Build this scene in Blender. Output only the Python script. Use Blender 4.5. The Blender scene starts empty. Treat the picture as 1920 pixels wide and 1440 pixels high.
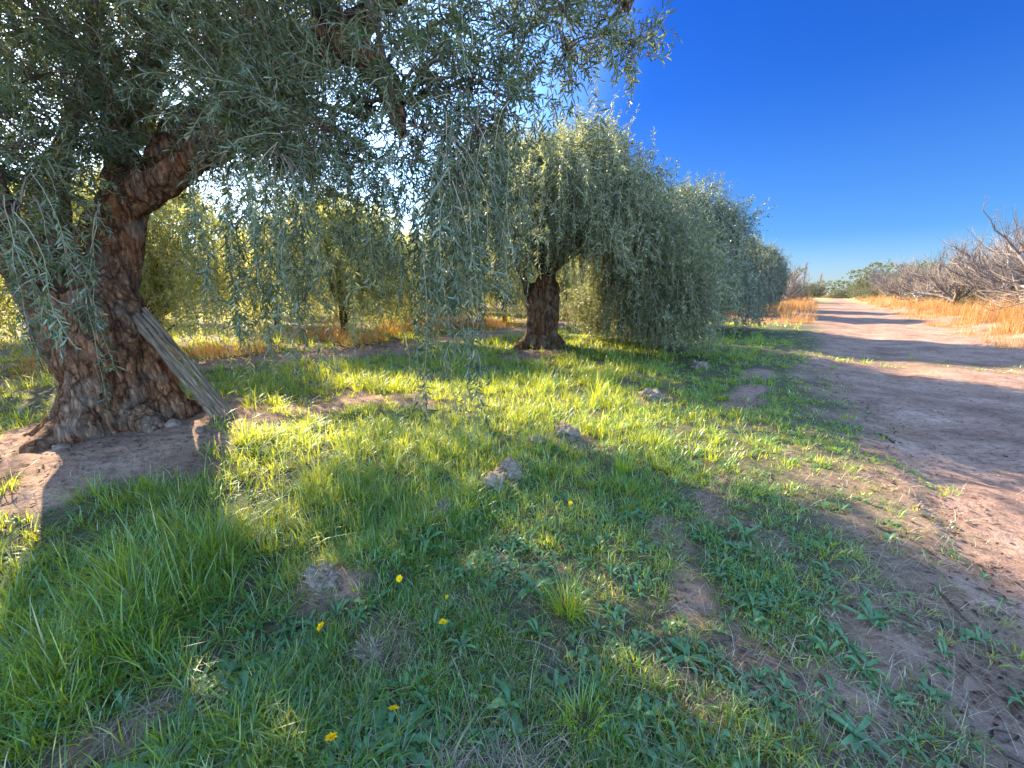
import bpy, math, random
import numpy as np
from mathutils import Vector

C = bpy.context.scene
COL = C.collection
R = math.radians

# ------------------------------------------------------------------ camera, sky, sun, exposure
CAM_H = 1.55
PITCH = R(13.6)
cam_d = bpy.data.cameras.new("camera")
cam = bpy.data.objects.new("camera", cam_d)
COL.objects.link(cam)
cam.location = (0, 0, CAM_H)
cam.rotation_euler = (R(90) - PITCH, 0, 0)
cam_d.sensor_width = 36.0
cam_d.lens = 13.52
cam_d.clip_start = 0.05
cam_d.clip_end = 4000
C.camera = cam

SUN_AZ, SUN_EL = R(-46), R(29)          # azimuth from +Y towards +X
world = bpy.data.worlds.new("World")
C.world = world
world.use_nodes = True
wn, wl = world.node_tree.nodes, world.node_tree.links
wn.clear()
wo = wn.new("ShaderNodeOutputWorld")
bg = wn.new("ShaderNodeBackground")
sky = wn.new("ShaderNodeTexSky")
sky.sky_type = 'NISHITA'
sky.sun_disc = False
sky.sun_elevation = SUN_EL
sky.sun_rotation = SUN_AZ
sky.altitude = 300
sky.air_density = 1.0
sky.dust_density = 0.6
sky.ozone_density = 3.0
# the sky is deepest blue away from the sun and pale round it
gtc = wn.new("ShaderNodeTexCoord")
sepz = wn.new("ShaderNodeSeparateXYZ"); wl.new(gtc.outputs['Generated'], sepz.inputs[0])
zr = wn.new("ShaderNodeValToRGB")
e = zr.color_ramp.elements
VS = .49
e[0].position = 0.0; e[0].color = (.30 * VS, .36 * VS, .49 * VS, 1)
e[1].position = 0.5; e[1].color = (.040 * VS, .175 * VS, .49 * VS, 1)
for p_, c_ in ((.11, (.125, .245, .41)), (.23, (.098, .230, .455)), (.37, (.054, .190, .48))):
    k_ = e.new(p_); k_.color = (c_[0] * VS, c_[1] * VS, c_[2] * VS, 1)
wl.new(sepz.outputs[2], zr.inputs[0])
dt = wn.new("ShaderNodeVectorMath"); dt.operation = 'DOT_PRODUCT'
dt.inputs[1].default_value = (math.sin(SUN_AZ) * math.cos(SUN_EL), math.cos(SUN_AZ) * math.cos(SUN_EL), math.sin(SUN_EL))
wl.new(gtc.outputs['Generated'], dt.inputs[0])
mr = wn.new("ShaderNodeMapRange"); mr.interpolation_type = 'SMOOTHSTEP'
mr.inputs['From Min'].default_value = .55; mr.inputs['From Max'].default_value = 1.0
wl.new(dt.outputs['Value'], mr.inputs['Value'])
tm = wn.new("ShaderNodeMixRGB"); wl.new(mr.outputs[0], tm.inputs[0])
wl.new(zr.outputs[0], tm.inputs[1]); tm.inputs[2].default_value = (.80, .95, 1.12, 1)
# added sky fill, unseen overhead and behind the viewer, to lift the shade
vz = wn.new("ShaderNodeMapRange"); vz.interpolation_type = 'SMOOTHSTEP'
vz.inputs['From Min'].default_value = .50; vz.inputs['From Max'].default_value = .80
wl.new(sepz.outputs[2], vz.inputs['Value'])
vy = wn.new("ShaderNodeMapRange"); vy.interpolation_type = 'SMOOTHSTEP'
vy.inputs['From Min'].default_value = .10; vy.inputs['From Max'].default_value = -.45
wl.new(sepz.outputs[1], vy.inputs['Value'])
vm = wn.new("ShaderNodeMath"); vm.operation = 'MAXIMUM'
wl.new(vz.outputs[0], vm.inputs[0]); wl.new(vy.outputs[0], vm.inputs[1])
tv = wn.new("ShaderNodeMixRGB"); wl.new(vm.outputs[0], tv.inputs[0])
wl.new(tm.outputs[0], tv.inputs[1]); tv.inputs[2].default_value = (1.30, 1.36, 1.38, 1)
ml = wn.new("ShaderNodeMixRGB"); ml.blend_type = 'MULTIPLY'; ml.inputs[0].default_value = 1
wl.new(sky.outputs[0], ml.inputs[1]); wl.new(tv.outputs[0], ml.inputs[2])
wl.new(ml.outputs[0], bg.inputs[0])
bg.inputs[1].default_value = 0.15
wl.new(bg.outputs[0], wo.inputs[0])

sun_d = bpy.data.lights.new("sun", 'SUN')
sun_d.energy = 5.0
sun_d.angle = R(0.5)
sun_d.color = (1.0, 0.84, 0.58)
sun = bpy.data.objects.new("sun", sun_d)
COL.objects.link(sun)
sun_vec = Vector((math.sin(SUN_AZ) * math.cos(SUN_EL), math.cos(SUN_AZ) * math.cos(SUN_EL), math.sin(SUN_EL)))
sun.rotation_euler = (-sun_vec).to_track_quat('-Z', 'Y').to_euler()
sun.location = sun_vec * 60

C.view_settings.view_transform = 'Standard'
C.view_settings.look = 'None'
C.view_settings.exposure = 2.65
C.view_settings.gamma = 1.0
C.render.engine = 'CYCLES'
C.cycles.max_bounces = 8
C.cycles.diffuse_bounces = 5
C.cycles.glossy_bounces = 2
C.cycles.transmission_bounces = 6
C.cycles.use_denoising = True

# ------------------------------------------------------------------ helpers
FPX = 721.0
sP, cP = math.sin(PITCH), math.cos(PITCH)


def P(px, py, d):
    """the point at forward depth d seen at photo pixel (px, py)"""
    x, u = (px - 960) / FPX, (720 - py) / FPX
    return np.array([x * d, d * (cP + u * sP), CAM_H + d * (u * cP - sP)])


def gp(px, py, z=0.0):
    """the point on level z seen at photo pixel (px, py)"""
    u = (720 - py) / FPX
    return P(px, py, (z - CAM_H) / (u * cP - sP))


RA = np.array([0.62, 0.785])      # direction of the rows and of the track
RP = np.array([0.785, -0.62])     # across the track, to the right


def row(along, perp):
    return RA * along + RP * perp


def _h(ix, iy, iz, seed):
    n = (ix * 374761393 + iy * 668265263 + iz * 2147483647 + seed * 1274126177) & 0xFFFFFFFF
    n = ((n ^ (n >> 13)) * 1274126177) & 0xFFFFFFFF
    n = n ^ (n >> 16)
    return (n & 0xFFFF) / 65535.0 * 2 - 1


def vnoise(x, y, z=None, seed=0):
    x = np.asarray(x, float); y = np.asarray(y, float)
    z = np.zeros_like(x) if z is None else np.asarray(z, float)
    ix, iy, iz = np.floor(x).astype(np.int64), np.floor(y).astype(np.int64), np.floor(z).astype(np.int64)
    fx, fy, fz = x - ix, y - iy, z - iz
    fx, fy, fz = [f * f * (3 - 2 * f) for f in (fx, fy, fz)]
    r = 0
    for a in (0, 1):
        for b in (0, 1):
            for c in (0, 1):
                w = (fx if a else 1 - fx) * (fy if b else 1 - fy) * (fz if c else 1 - fz)
                r = r + w * _h(ix + a, iy + b, iz + c, seed)
    return r


def fbm(x, y, z=None, o=4, seed=0):
    r, a, t = 0, 0.5, 1.0
    for i in range(o):
        r = r + a * vnoise(np.asarray(x) * t, np.asarray(y) * t, None if z is None else np.asarray(z) * t, seed + i)
        a *= 0.5; t *= 2.03
    return r


def sstep(a, b, x):
    t = np.clip((np.asarray(x, float) - a) / (b - a), 0, 1)
    return t * t * (3 - 2 * t)


def nrm(v):
    return v / np.maximum(np.linalg.norm(v, axis=-1, keepdims=True), 1e-9)


def mesh_np(name, verts, faces, mats, attrs=None, mat_idx=None, smooth=False):
    """faces: (M,k) int array, or a list of such arrays with different k"""
    if not isinstance(faces, list):
        faces = [faces]
    me = bpy.data.meshes.new(name)
    verts = np.ascontiguousarray(verts, dtype=np.float32)
    loops = np.concatenate([f.ravel() for f in faces]).astype(np.int32)
    tot = np.concatenate([np.full(len(f), f.shape[1]) for f in faces]).astype(np.int32)
    st = np.concatenate([[0], np.cumsum(tot)[:-1]]).astype(np.int32)
    me.vertices.add(len(verts)); me.vertices.foreach_set("co", verts.ravel())
    me.loops.add(len(loops)); me.loops.foreach_set("vertex_index", loops)
    me.polygons.add(len(tot)); me.polygons.foreach_set("loop_start", st)
    me.polygons.foreach_set("loop_total", tot)
    if mat_idx is not None:
        me.polygons.foreach_set("material_index", np.asarray(mat_idx, np.int32))
    me.polygons.foreach_set("use_smooth", np.full(len(tot), bool(smooth)))
    for m in (mats if isinstance(mats, (list, tuple)) else [mats]):
        me.materials.append(m)
    for k, a in (attrs or {}).items():
        at = me.attributes.new(k, 'FLOAT', 'POINT')
        at.data.foreach_set("value", np.ascontiguousarray(a, np.float32))
    me.update(calc_edges=True)
    me.validate()
    return me


def obj(name, me, parent=None, loc=None):
    o = bpy.data.objects.new(name, me)
    COL.objects.link(o)
    if parent is not None:
        o.parent = parent
    if loc is not None:
        o.location = tuple(float(c) for c in loc)
    return o


def tag(o, label=None, cat=None, group=None, kind=None):
    if label: o['label'] = label
    if cat: o['category'] = cat
    if group: o['group'] = group
    if kind: o['kind'] = kind
    return o


def thing(name, label, cat, loc=(0, 0, 0), rz=0, group=None, sc=1.0):
    o = obj(name, None, None, loc)
    o.rotation_euler = (0, 0, rz)
    o.scale = (sc, sc, sc)
    o.empty_display_size = 0.3
    return tag(o, label, cat, group)


def kids(o):
    return [c for c in COL.objects if c.parent == o]


def dup(root, loc, rz, label, group=None, sc=1.0, skip=()):
    r = root.copy(); COL.objects.link(r)
    r.location = tuple(float(c) for c in loc); r.rotation_euler = (0, 0, rz)
    sc = (sc, sc, sc) if not hasattr(sc, '__len__') else sc
    r.scale = sc
    r['label'] = label
    if group: r['group'] = group
    for ch in kids(root):
        if ch.name.split('.')[0] in skip: continue
        c = ch.copy(); COL.objects.link(c); c.parent = r
        for g in kids(ch):
            d = g.copy(); COL.objects.link(d); d.parent = c
    return r


def tubes(pts, rad, sides=3):
    """pts (S,K,3), rad (S,K) -> verts, quads"""
    S, K = pts.shape[:2]
    t = nrm(np.gradient(pts, axis=1))
    mean = nrm(pts[:, -1] - pts[:, 0])
    ref = np.where(np.abs(mean[:, 2:3]) > 0.8, np.array([[1., 0.13, 0.]]), np.array([[0.1, 0., 1.]]))
    u = nrm(np.cross(t, ref[:, None, :]))
    v = np.cross(t, u)
    a = np.arange(sides) * 2 * math.pi / sides
    ring = u[:, :, None, :] * np.cos(a)[None, None, :, None] + v[:, :, None, :] * np.sin(a)[None, None, :, None]
    ve = pts[:, :, None, :] + ring * rad[:, :, None, None]
    idx = np.arange(S * K * sides).reshape(S, K, sides)
    nx = np.roll(idx, -1, axis=2)
    f = np.stack([idx[:, :-1], nx[:, :-1], nx[:, 1:], idx[:, 1:]], axis=-1).reshape(-1, 4)
    return ve.reshape(-1, 3), f


def spline(pts, n):
    """Catmull-Rom through (m,d) rows, n samples"""
    p = np.asarray(pts, float)
    p = np.vstack([2 * p[0] - p[1], p, 2 * p[-1] - p[-2]])
    m = len(p) - 3
    s = np.linspace(0, m, n); i = np.minimum(s.astype(int), m - 1); f = (s - i)[:, None]
    a, b, c, d = p[i], p[i + 1], p[i + 2], p[i + 3]
    return 0.5 * (2 * b + (c - a) * f + (2 * a - 5 * b + 4 * c - d) * f ** 2 + (3 * b - a - 3 * c + d) * f ** 3)


# ------------------------------------------------------------------ materials
def mat(name):
    m = bpy.data.materials.new(name); m.use_nodes = True
    n = m.node_tree.nodes; n.clear()
    out = n.new("ShaderNodeOutputMaterial")
    return m, n, m.node_tree.links, out


def ramp(n, stops, interp='LINEAR'):
    r = n.new("ShaderNodeValToRGB"); e = r.color_ramp.elements
    r.color_ramp.interpolation = interp
    while len(e) > 1: e.remove(e[0])
    e[0].position = stops[0][0]; e[0].color = (*stops[0][1], 1)
    for p, c in stops[1:]:
        k = e.new(p); k.color = (*c, 1)
    return r


def leaf_mat(name, stops, trans, tfac=0.35, gloss=0.06, rough=0.35):
    """thin leaf: diffuse + light shining through + a little wax gloss; colour differs from leaf to leaf"""
    m, n, l, out = mat(name)
    at = n.new("ShaderNodeAttribute"); at.attribute_name = "rnd"
    rp = ramp(n, stops); l.new(at.outputs['Fac'], rp.inputs[0])
    df = n.new("ShaderNodeBsdfDiffuse"); l.new(rp.outputs[0], df.inputs[0])
    tr = n.new("ShaderNodeBsdfTranslucent")
    mx = n.new("ShaderNodeMixRGB"); mx.blend_type = 'MIX'; mx.inputs[0].default_value = 0.8
    l.new(rp.outputs[0], mx.inputs[1]); mx.inputs[2].default_value = (*trans, 1)
    l.new(mx.outputs[0], tr.inputs[0])
    a = n.new("ShaderNodeMixShader"); a.inputs[0].default_value = tfac
    l.new(df.outputs[0], a.inputs[1]); l.new(tr.outputs[0], a.inputs[2])
    if gloss:
        gl = n.new("ShaderNodeBsdfGlossy"); gl.inputs['Roughness'].default_value = rough
        gl.inputs[0].default_value = (0.9, 0.95, 1, 1)
        b = n.new("ShaderNodeMixShader"); b.inputs[0].default_value = gloss
        l.new(a.outputs[0], b.inputs[1]); l.new(gl.outputs[0], b.inputs[2])
        l.new(b.outputs[0], out.inputs[0])
    else:
        l.new(a.outputs[0], out.inputs[0])
    return m


def noise_mat(name, stops, scale=8, detail=8, stretch=(1, 1, 1), bump=0.5, bscale=None, rough=0.9, dist=0.02, distort=0.0):
    m, n, l, out = mat(name)
    tc = n.new("ShaderNodeTexCoord"); mp = n.new("ShaderNodeMapping")
    mp.inputs['Scale'].default_value = stretch
    l.new(tc.outputs['Object'], mp.inputs[0])
    no = n.new("ShaderNodeTexNoise"); no.inputs['Scale'].default_value = scale; no.inputs['Detail'].default_value = detail
    no.inputs['Roughness'].default_value = 0.65; no.inputs['Distortion'].default_value = distort
    l.new(mp.outputs[0], no.inputs['Vector'])
    rp = ramp(n, stops); l.new(no.outputs[0], rp.inputs[0])
    bs = n.new("ShaderNodeBsdfPrincipled"); bs.inputs['Roughness'].default_value = rough
    bs.inputs['Specular IOR Level'].default_value = 0.2
    l.new(rp.outputs[0], bs.inputs['Base Color'])
    if bump:
        n2 = n.new("ShaderNodeTexNoise"); n2.inputs['Scale'].default_value = bscale or scale * 3
        n2.inputs['Detail'].default_value = 6
        l.new(mp.outputs[0], n2.inputs['Vector'])
        bp = n.new("ShaderNodeBump"); bp.inputs['Strength'].default_value = bump; bp.inputs['Distance'].default_value = dist
        l.new(n2.outputs[0], bp.inputs['Height']); l.new(bp.outputs[0], bs.inputs['Normal'])
    l.new(bs.outputs[0], out.inputs[0])
    return m


M_OLIVE = leaf_mat("olive_leaf", [(0.0, (.010, .022, .011)), (0.36, (.040, .070, .040)), (0.42, (.14, .14, .045)), (0.47, (.056, .092, .054)), (0.75, (.105, .150, .092)), (1.0, (.24, .28, .205))],
                   (.32, .34, .07), 0.40, 0.05, 0.42)
M_BRANCH = noise_mat("olive_branch", [(0.3, (.05, .038, .028)), (0.7, (.16, .12, .09))], 10, 5, bump=.3)
M_OLIVE_FAR = leaf_mat("row_olive_leaf", [(0.0, (.020, .034, .015)), (0.42, (.085, .11, .052)), (0.75, (.22, .25, .12)), (1.0, (.38, .39, .22))],
                       (.36, .36, .11), 0.42, 0.06, 0.4)  # lighter, yellower leaf copy: sunlit crown rim of the forked olive put into colour
M_OLIVE_SHADED = leaf_mat("shaded_olive_leaf", [(0.0, (.016, .030, .018)), (0.5, (.058, .086, .050)), (0.8, (.125, .16, .095)), (1.0, (.30, .33, .24))],
                         (.26, .28, .09), 0.30, 0.06, 0.4)  # darker leaf copy: the shaded side of the farther olives put into colour
M_YOUNG = leaf_mat("young_olive_leaf", [(0.0, (.15, .18, .05)), (0.5, (.28, .30, .09)), (1.0, (.44, .43, .19))],
                   (.70, .64, .16), 0.55, 0.03)
M_BUSH = leaf_mat("bush_leaf", [(0.0, (.06, .075, .04)), (0.6, (.12, .135, .075)), (1.0, (.22, .21, .13))], (.2, .2, .08), 0.3, 0.0)
M_GRASS = leaf_mat("grass_blade", [(0.0, (.018, .070, .010)), (0.4, (.058, .180, .020)), (0.85, (.15, .32, .04)), (0.93, (.30, .28, .11)), (1.0, (.52, .43, .25))],
                   (.62, .60, .02), 0.48, 0.05, 0.4)
M_DRY = leaf_mat("dry_stalk", [(0.0, (.20, .09, .04)), (0.4, (.38, .18, .065)), (0.75, (.46, .28, .13)), (1.0, (.56, .43, .27))], (.52, .26, .06), 0.33, 0.0)
M_STRAW = leaf_mat("straw", [(0.0, (.16, .12, .085)), (0.6, (.32, .25, .17)), (1.0, (.50, .41, .29))], (.35, .26, .14), 0.15, 0.0)
M_WEED = leaf_mat("weed_leaf", [(0.0, (.03, .10, .025)), (0.6, (.055, .16, .042)), (1.0, (.11, .23, .07))],
              (.34, .44, .05), 0.34, 0.05, 0.45)
M_PETAL = leaf_mat("yellow_petal", [(0.0, (.82, .50, .005)), (1.0, (.90, .66, .02))], (.9, .6, .01), 0.3, 0.0)
M_LITTER = leaf_mat("fallen_leaf", [(0.0, (.035, .024, .02)), (0.6, (.10, .06, .04)), (1.0, (.25, .15, .09))], (.2, .1, .04), 0.1, 0.03)
M_TWIG = noise_mat("olive_twig", [(0.3, (.16, .14, .10)), (0.7, (.34, .31, .22))], 6, 3, bump=0)
M_BARE = noise_mat("bare_branch", [(0.3, (.115, .10, .092)), (0.7, (.27, .24, .222))], 4, 4, bump=0)
M_BARETWIG = noise_mat("bare_twig", [(0.3, (.105, .076, .062)), (0.7, (.19, .15, .125))], 4, 3, bump=0)
M_POLE = noise_mat("weathered_wood", [(0.3, (.03, .022, .018)), (0.5, (.125, .092, .068)), (0.75, (.30, .24, .19))], 9, 8, (6, 6, .5), .6, 20, .85, .006)
M_STONE = noise_mat("field_stone", [(0.3, (.085, .06, .048)), (0.7, (.19, .14, .112))], 9, 8, bump=.5)
M_CLOD = noise_mat("dry_clod", [(0.25, (.075, .06, .048)), (0.5, (.17, .135, .105)), (0.75, (.27, .22, .175))], 22, 8, (1, 1, 3), .8, 50, .95, .02)
M_STICK = noise_mat("stick_bark", [(0.3, (.04, .028, .022)), (0.7, (.13, .09, .07))], 20, 6, bump=.4)


def bark_mat(name, cols):
    m, n, l, out = mat(name)
    tc = n.new("ShaderNodeTexCoord")
    mp = n.new("ShaderNodeMapping"); mp.inputs['Scale'].default_value = (1, 1, .28)
    l.new(tc.outputs['Object'], mp.inputs[0])
    big = n.new("ShaderNodeTexNoise"); big.inputs['Scale'].default_value = 2.2; big.inputs['Detail'].default_value = 4
    l.new(tc.outputs['Object'], big.inputs['Vector'])
    fine = n.new("ShaderNodeTexNoise"); fine.inputs['Scale'].default_value = 26; fine.inputs['Detail'].default_value = 9
    fine.inputs['Roughness'].default_value = .7; fine.inputs['Distortion'].default_value = .6
    l.new(mp.outputs[0], fine.inputs['Vector'])
    vo = n.new("ShaderNodeTexVoronoi"); vo.inputs['Scale'].default_value = 22; vo.feature = 'DISTANCE_TO_EDGE'
    wv = n.new("ShaderNodeMixRGB"); wv.blend_type = 'ADD'; wv.inputs[0].default_value = .12
    l.new(mp.outputs[0], wv.inputs[1]); l.new(fine.outputs[1], wv.inputs[2]); l.new(wv.outputs[0], vo.inputs['Vector'])
    r1 = ramp(n, [(.28, cols[0]), (.5, cols[1]), (.75, cols[2])]); l.new(fine.outputs[0], r1.inputs[0])
    r2 = ramp(n, [(.35, cols[3]), (.68, cols[4])]); l.new(big.outputs[0], r2.inputs[0])
    mx = n.new("ShaderNodeMixRGB"); mx.blend_type = 'MULTIPLY'; mx.inputs[0].default_value = 1
    l.new(r1.outputs[0], mx.inputs[1]); l.new(r2.outputs[0], mx.inputs[2])
    r3 = ramp(n, [(0, (.16, .14, .13)), (.10, (1, 1, 1))]); l.new(vo.outputs[0], r3.inputs[0])
    m2 = n.new("ShaderNodeMixRGB"); m2.blend_type = 'MULTIPLY'; m2.inputs[0].default_value = .8
    l.new(mx.outputs[0], m2.inputs[1]); l.new(r3.outputs[0], m2.inputs[2])
    mpb = n.new("ShaderNodeMapping"); mpb.inputs['Scale'].default_value = (1, 1, .16); l.new(tc.outputs['Object'], mpb.inputs[0])
    wv2 = n.new("ShaderNodeMixRGB"); wv2.blend_type = 'ADD'; wv2.inputs[0].default_value = .35
    l.new(mpb.outputs[0], wv2.inputs[1]); l.new(big.outputs[1], wv2.inputs[2])
    vb = n.new("ShaderNodeTexVoronoi"); vb.inputs['Scale'].default_value = 7.5; vb.feature = 'DISTANCE_TO_EDGE'; l.new(wv2.outputs[0], vb.inputs['Vector'])
    r4 = ramp(n, [(0, (.10, .085, .08)), (.06, (.6, .57, .55)), (.16, (1, 1, 1))]); l.new(vb.outputs[0], r4.inputs[0])
    m3 = n.new("ShaderNodeMixRGB"); m3.blend_type = 'MULTIPLY'; m3.inputs[0].default_value = .85
    l.new(m2.outputs[0], m3.inputs[1]); l.new(r4.outputs[0], m3.inputs[2])
    grey = n.new("ShaderNodeTexNoise"); grey.inputs['Scale'].default_value = 5; grey.inputs['Detail'].default_value = 8; l.new(tc.outputs['Object'], grey.inputs['Vector'])
    r5 = ramp(n, [(.52, (0, 0, 0)), (.66, (.34, .34, .34))]); l.new(grey.outputs[0], r5.inputs[0])
    m4 = n.new("ShaderNodeMixRGB"); l.new(r5.outputs[0], m4.inputs[0]); l.new(m3.outputs[0], m4.inputs[1]); m4.inputs[2].default_value = (.24, .21, .18, 1)
    m2 = m4
    bs = n.new("ShaderNodeBsdfPrincipled"); bs.inputs['Roughness'].default_value = .92
    bs.inputs['Specular IOR Level'].default_value = .15
    l.new(m2.outputs[0], bs.inputs['Base Color'])
    ad = n.new("ShaderNodeMath"); ad.operation = 'MULTIPLY_ADD'; ad.inputs[1].default_value = .8
    cl = n.new("ShaderNodeMath"); cl.operation = 'MINIMUM'; cl.inputs[1].default_value = .22
    l.new(vo.outputs[0], cl.inputs[0]); l.new(fine.outputs[0], ad.inputs[0]); l.new(cl.outputs[0], ad.inputs[2])
    bp = n.new("ShaderNodeBump"); bp.inputs['Strength'].default_value = 1.0; bp.inputs['Distance'].default_value = .045
    l.new(ad.outputs[0], bp.inputs['Height']); l.new(bp.outputs[0], bs.inputs['Normal'])
    l.new(bs.outputs[0], out.inputs[0])
    return m


M_BARK = bark_mat("olive_bark", [(.06, .036, .026), (.205, .13, .092), (.38, .28, .215), (1.25, .80, .52), (.95, .90, .86)])
M_BARK2 = bark_mat("row_olive_bark", [(.035, .022, .015), (.115, .072, .048), (.22, .155, .11), (1.15, .85, .6), (.95, .9, .85)])

# ------------------------------------------------------------------ the ground
T1 = np.array([-4.30, 4.05])            # near olive
T2 = np.array([0.80, 10.40])            # second olive
MOUND1 = 0.20
PATH = np.array([(-30, -6), (-17, 1.4), (-12, 4.6), (-8.6, 6.9), (-3.9, 10.3), (-1, 14), (3, 20), (9, 29), (40, 70)], float)


def path_dist(x, y):
    d = np.full(np.shape(x), 1e9)
    for a, b in zip(PATH[:-1], PATH[1:]):
        ab = b - a
        t = np.clip(((x - a[0]) * ab[0] + (y - a[1]) * ab[1]) / (ab @ ab), 0, 1)
        d = np.minimum(d, np.hypot(x - a[0] - t * ab[0], y - a[1] - t * ab[1]))
    return d


def ap(x, y):
    return x * RA[0] + y * RA[1], x * RP[0] + y * RP[1]


def track_edges(al):
    lo = np.interp(al, [-3, 0, 3, 6, 9, 20, 50], [.75, .80, .98, .85, .38, .35, 1.2])
    hi = np.interp(al, [-3, 8, 16, 40, 90], [4.6, 4.4, 4.2, 3.6, 3.2])
    return lo + .30 * fbm(al * .7, al * 0 + 3.3, seed=5), hi + .5 * fbm(al * .4, al * 0 + 7.7, seed=6)


def track_mask(x, y):
    al, pe = ap(x, y)
    lo, hi = track_edges(al)
    return sstep(-.1, .1, pe - lo) * sstep(.1, -.1, pe - hi)


def foot_mask(x, y):
    return sstep(.15, -.15, path_dist(x, y) - .75 - .35 * fbm(x * .6, y * .6, seed=9))


# bare or thin places in the turf: photo pixel, radii in metres, turning, strength
BARE = []
for (px, py, rx, ry, an, st) in [
        (150, 875, 1.05, .72, .3, 1), (320, 850, .85, .62, 0, 1), (50, 915, .8, .45, .35, 1), (420, 800, .45, .4, 0, .95), (540, 770, .55, .35, .2, .8),
        (690, 742, .95, .5, .1, .85), (610, 755, .5, .4, 0, .8), (800, 700, .7, .3, 0, .55), (1400, 745, .22, .95, -.7, .95), (1420, 700, .25, .6, -.7, .9),
        (1340, 925, .12, .32, -.6, .75), (1290, 1080, .14, .32, -.25, .8), (1240, 980, .10, .22, -.5, .5), (1450, 1010, .16, .25, -.6, .5),
        (600, 1100, .17, .13, .3, .95), (700, 1210, .14, .2, 0, .6), (220, 1370, .2, .1, .3, .7), (945, 885, .16, .28, -.5, .85), (1050, 820, .3, .25, -.4, .8),
        (830, 950, .12, .12, 0, .7), (1220, 745, .3, .25, 0, .7), (1500, 1250, .25, .16, -.8, .7), (1650, 1180, .3, .22, -.8, .6), (1560, 1330, .2, .2, 0, .5),
        (900, 1420, .3, .08, 0, .5), (1330, 1300, .14, .12, 0, .5), (1500, 850, .3, .3, 0, .35), (1560, 900, .3, .3, 0, .35), (1015, 668, .9, .5, 0, .75), (1100, 655, .7, .3, 0, .6),
        (750, 660, 1.0, .25, .2, .5), (430, 760, .5, .35, 0, .6)]:
    g_ = gp(px, py, 0.0)
    BARE.append((g_[0], g_[1], rx, ry, an, st))


def bare_amt(x, y):
    b = np.zeros(np.shape(x))
    wob = fbm(x * 2.6, y * 2.6, seed=21) * 1.1
    for (cx, cy, rx, ry, an, st) in BARE:
        ca, sa = math.cos(an), math.sin(an)
        dx, dy = x - cx, y - cy
        q = np.sqrt(((dx * ca + dy * sa) / rx) ** 2 + ((-dx * sa + dy * ca) / ry) ** 2)
        b = np.maximum(b, st * sstep(1.35, .55, q + wob))
    return b


def grass_amt(x, y):
    """how closely the turf covers the soil, 0..1"""
    al, pe = ap(x, y)
    lo, hi = track_edges(al)
    g = sstep(lo + .2, lo - .9, pe + .7 * fbm(x * 2.2, y * 2.2, seed=31))
    g = g * (1 - bare_amt(x, y))
    g = g * (1 - .97 * sstep(.35, -.25, path_dist(x, y) - .8 - .35 * fbm(x * .6, y * .6, seed=9)))
    g = g * np.where(path_dist(x, y) + 0 * x > 0, 1, 1)
    left = sstep(-9.2, -11.5, pe + .0 * x)
    g = g * (1 - .35 * left)
    g = g * (1 - .9 * sstep(21, 27, al + 2 * fbm(x * .3, y * .3, seed=12)))
    # the turf strip that crosses the track between two tree shadows
    st = sstep(1.5, .3, np.abs(al - 12.9 - .12 * pe + .8 * fbm(x * .7, y * .7, seed=14))) * sstep(5.5, 3.4, pe) * .45
    g = np.maximum(g, st * (pe > lo - .5))
    g = g * sstep(.85, 1.5, np.hypot((x - T1[0]) * .9, y - T1[1]))
    return np.clip(g, 0, 1)


def height(x, y):
    x = np.asarray(x, float); y = np.asarray(y, float)
    r = np.hypot(x, y)
    d1 = np.hypot(x - T1[0] - .1, y - T1[1] + .1)
    z = MOUND1 * np.exp(-(d1 / 1.75) ** 4) + .13 * np.exp(-(np.hypot(x - T2[0], y - T2[1]) / 1.2) ** 2)
    near = sstep(60, 15, r)
    z = z + near * (.10 * fbm(x * .45, y * .45, o=3, seed=1) + .035 * fbm(x * 1.7, y * 1.7, o=3, seed=2))
    tr = track_mask(x, y); ft = foot_mask(x, y)
    rough = 1 - .6 * np.maximum(tr, ft)
    z = z + near * rough * .030 * fbm(x * 6, y * 6, o=3, seed=3)
    al, pe = ap(x, y)
    # low wheel ruts in the track, a bank on its far side
    z = z - near * tr * (.05 + .035 * np.exp(-((pe - 1.6) / .35) ** 2) + .035 * np.exp(-((pe - 3.3) / .35) ** 2))
    z = z + .38 * sstep(4.3, 7.0, pe) * sstep(2, 12, al)
    # shallow plough ridge through the turf, close to the clods
    a, b = gp(1060, 815)[:2], gp(610, 1090)[:2]
    t = np.clip(((x - a[0]) * (b - a)[0] + (y - a[1]) * (b - a)[1]) / ((b - a) @ (b - a)), 0, 1)
    dd = np.hypot(x - a[0] - t * (b - a)[0], y - a[1] - t * (b - a)[1])
    z = z + .05 * np.exp(-(dd / .16) ** 2) - .03 * np.exp(-((dd - .32) / .15) ** 2)
    z = z + .6 * sstep(40, 300, r) * fbm(x * .01, y * .01, o=2, seed=4)
    return z - _H0


_H0 = 0.0
_H0 = float(height(np.array([0.]), np.array([0.]))[0])


def gz(x, y):
    return float(height(np.array([x]), np.array([y]))[0])


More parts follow.
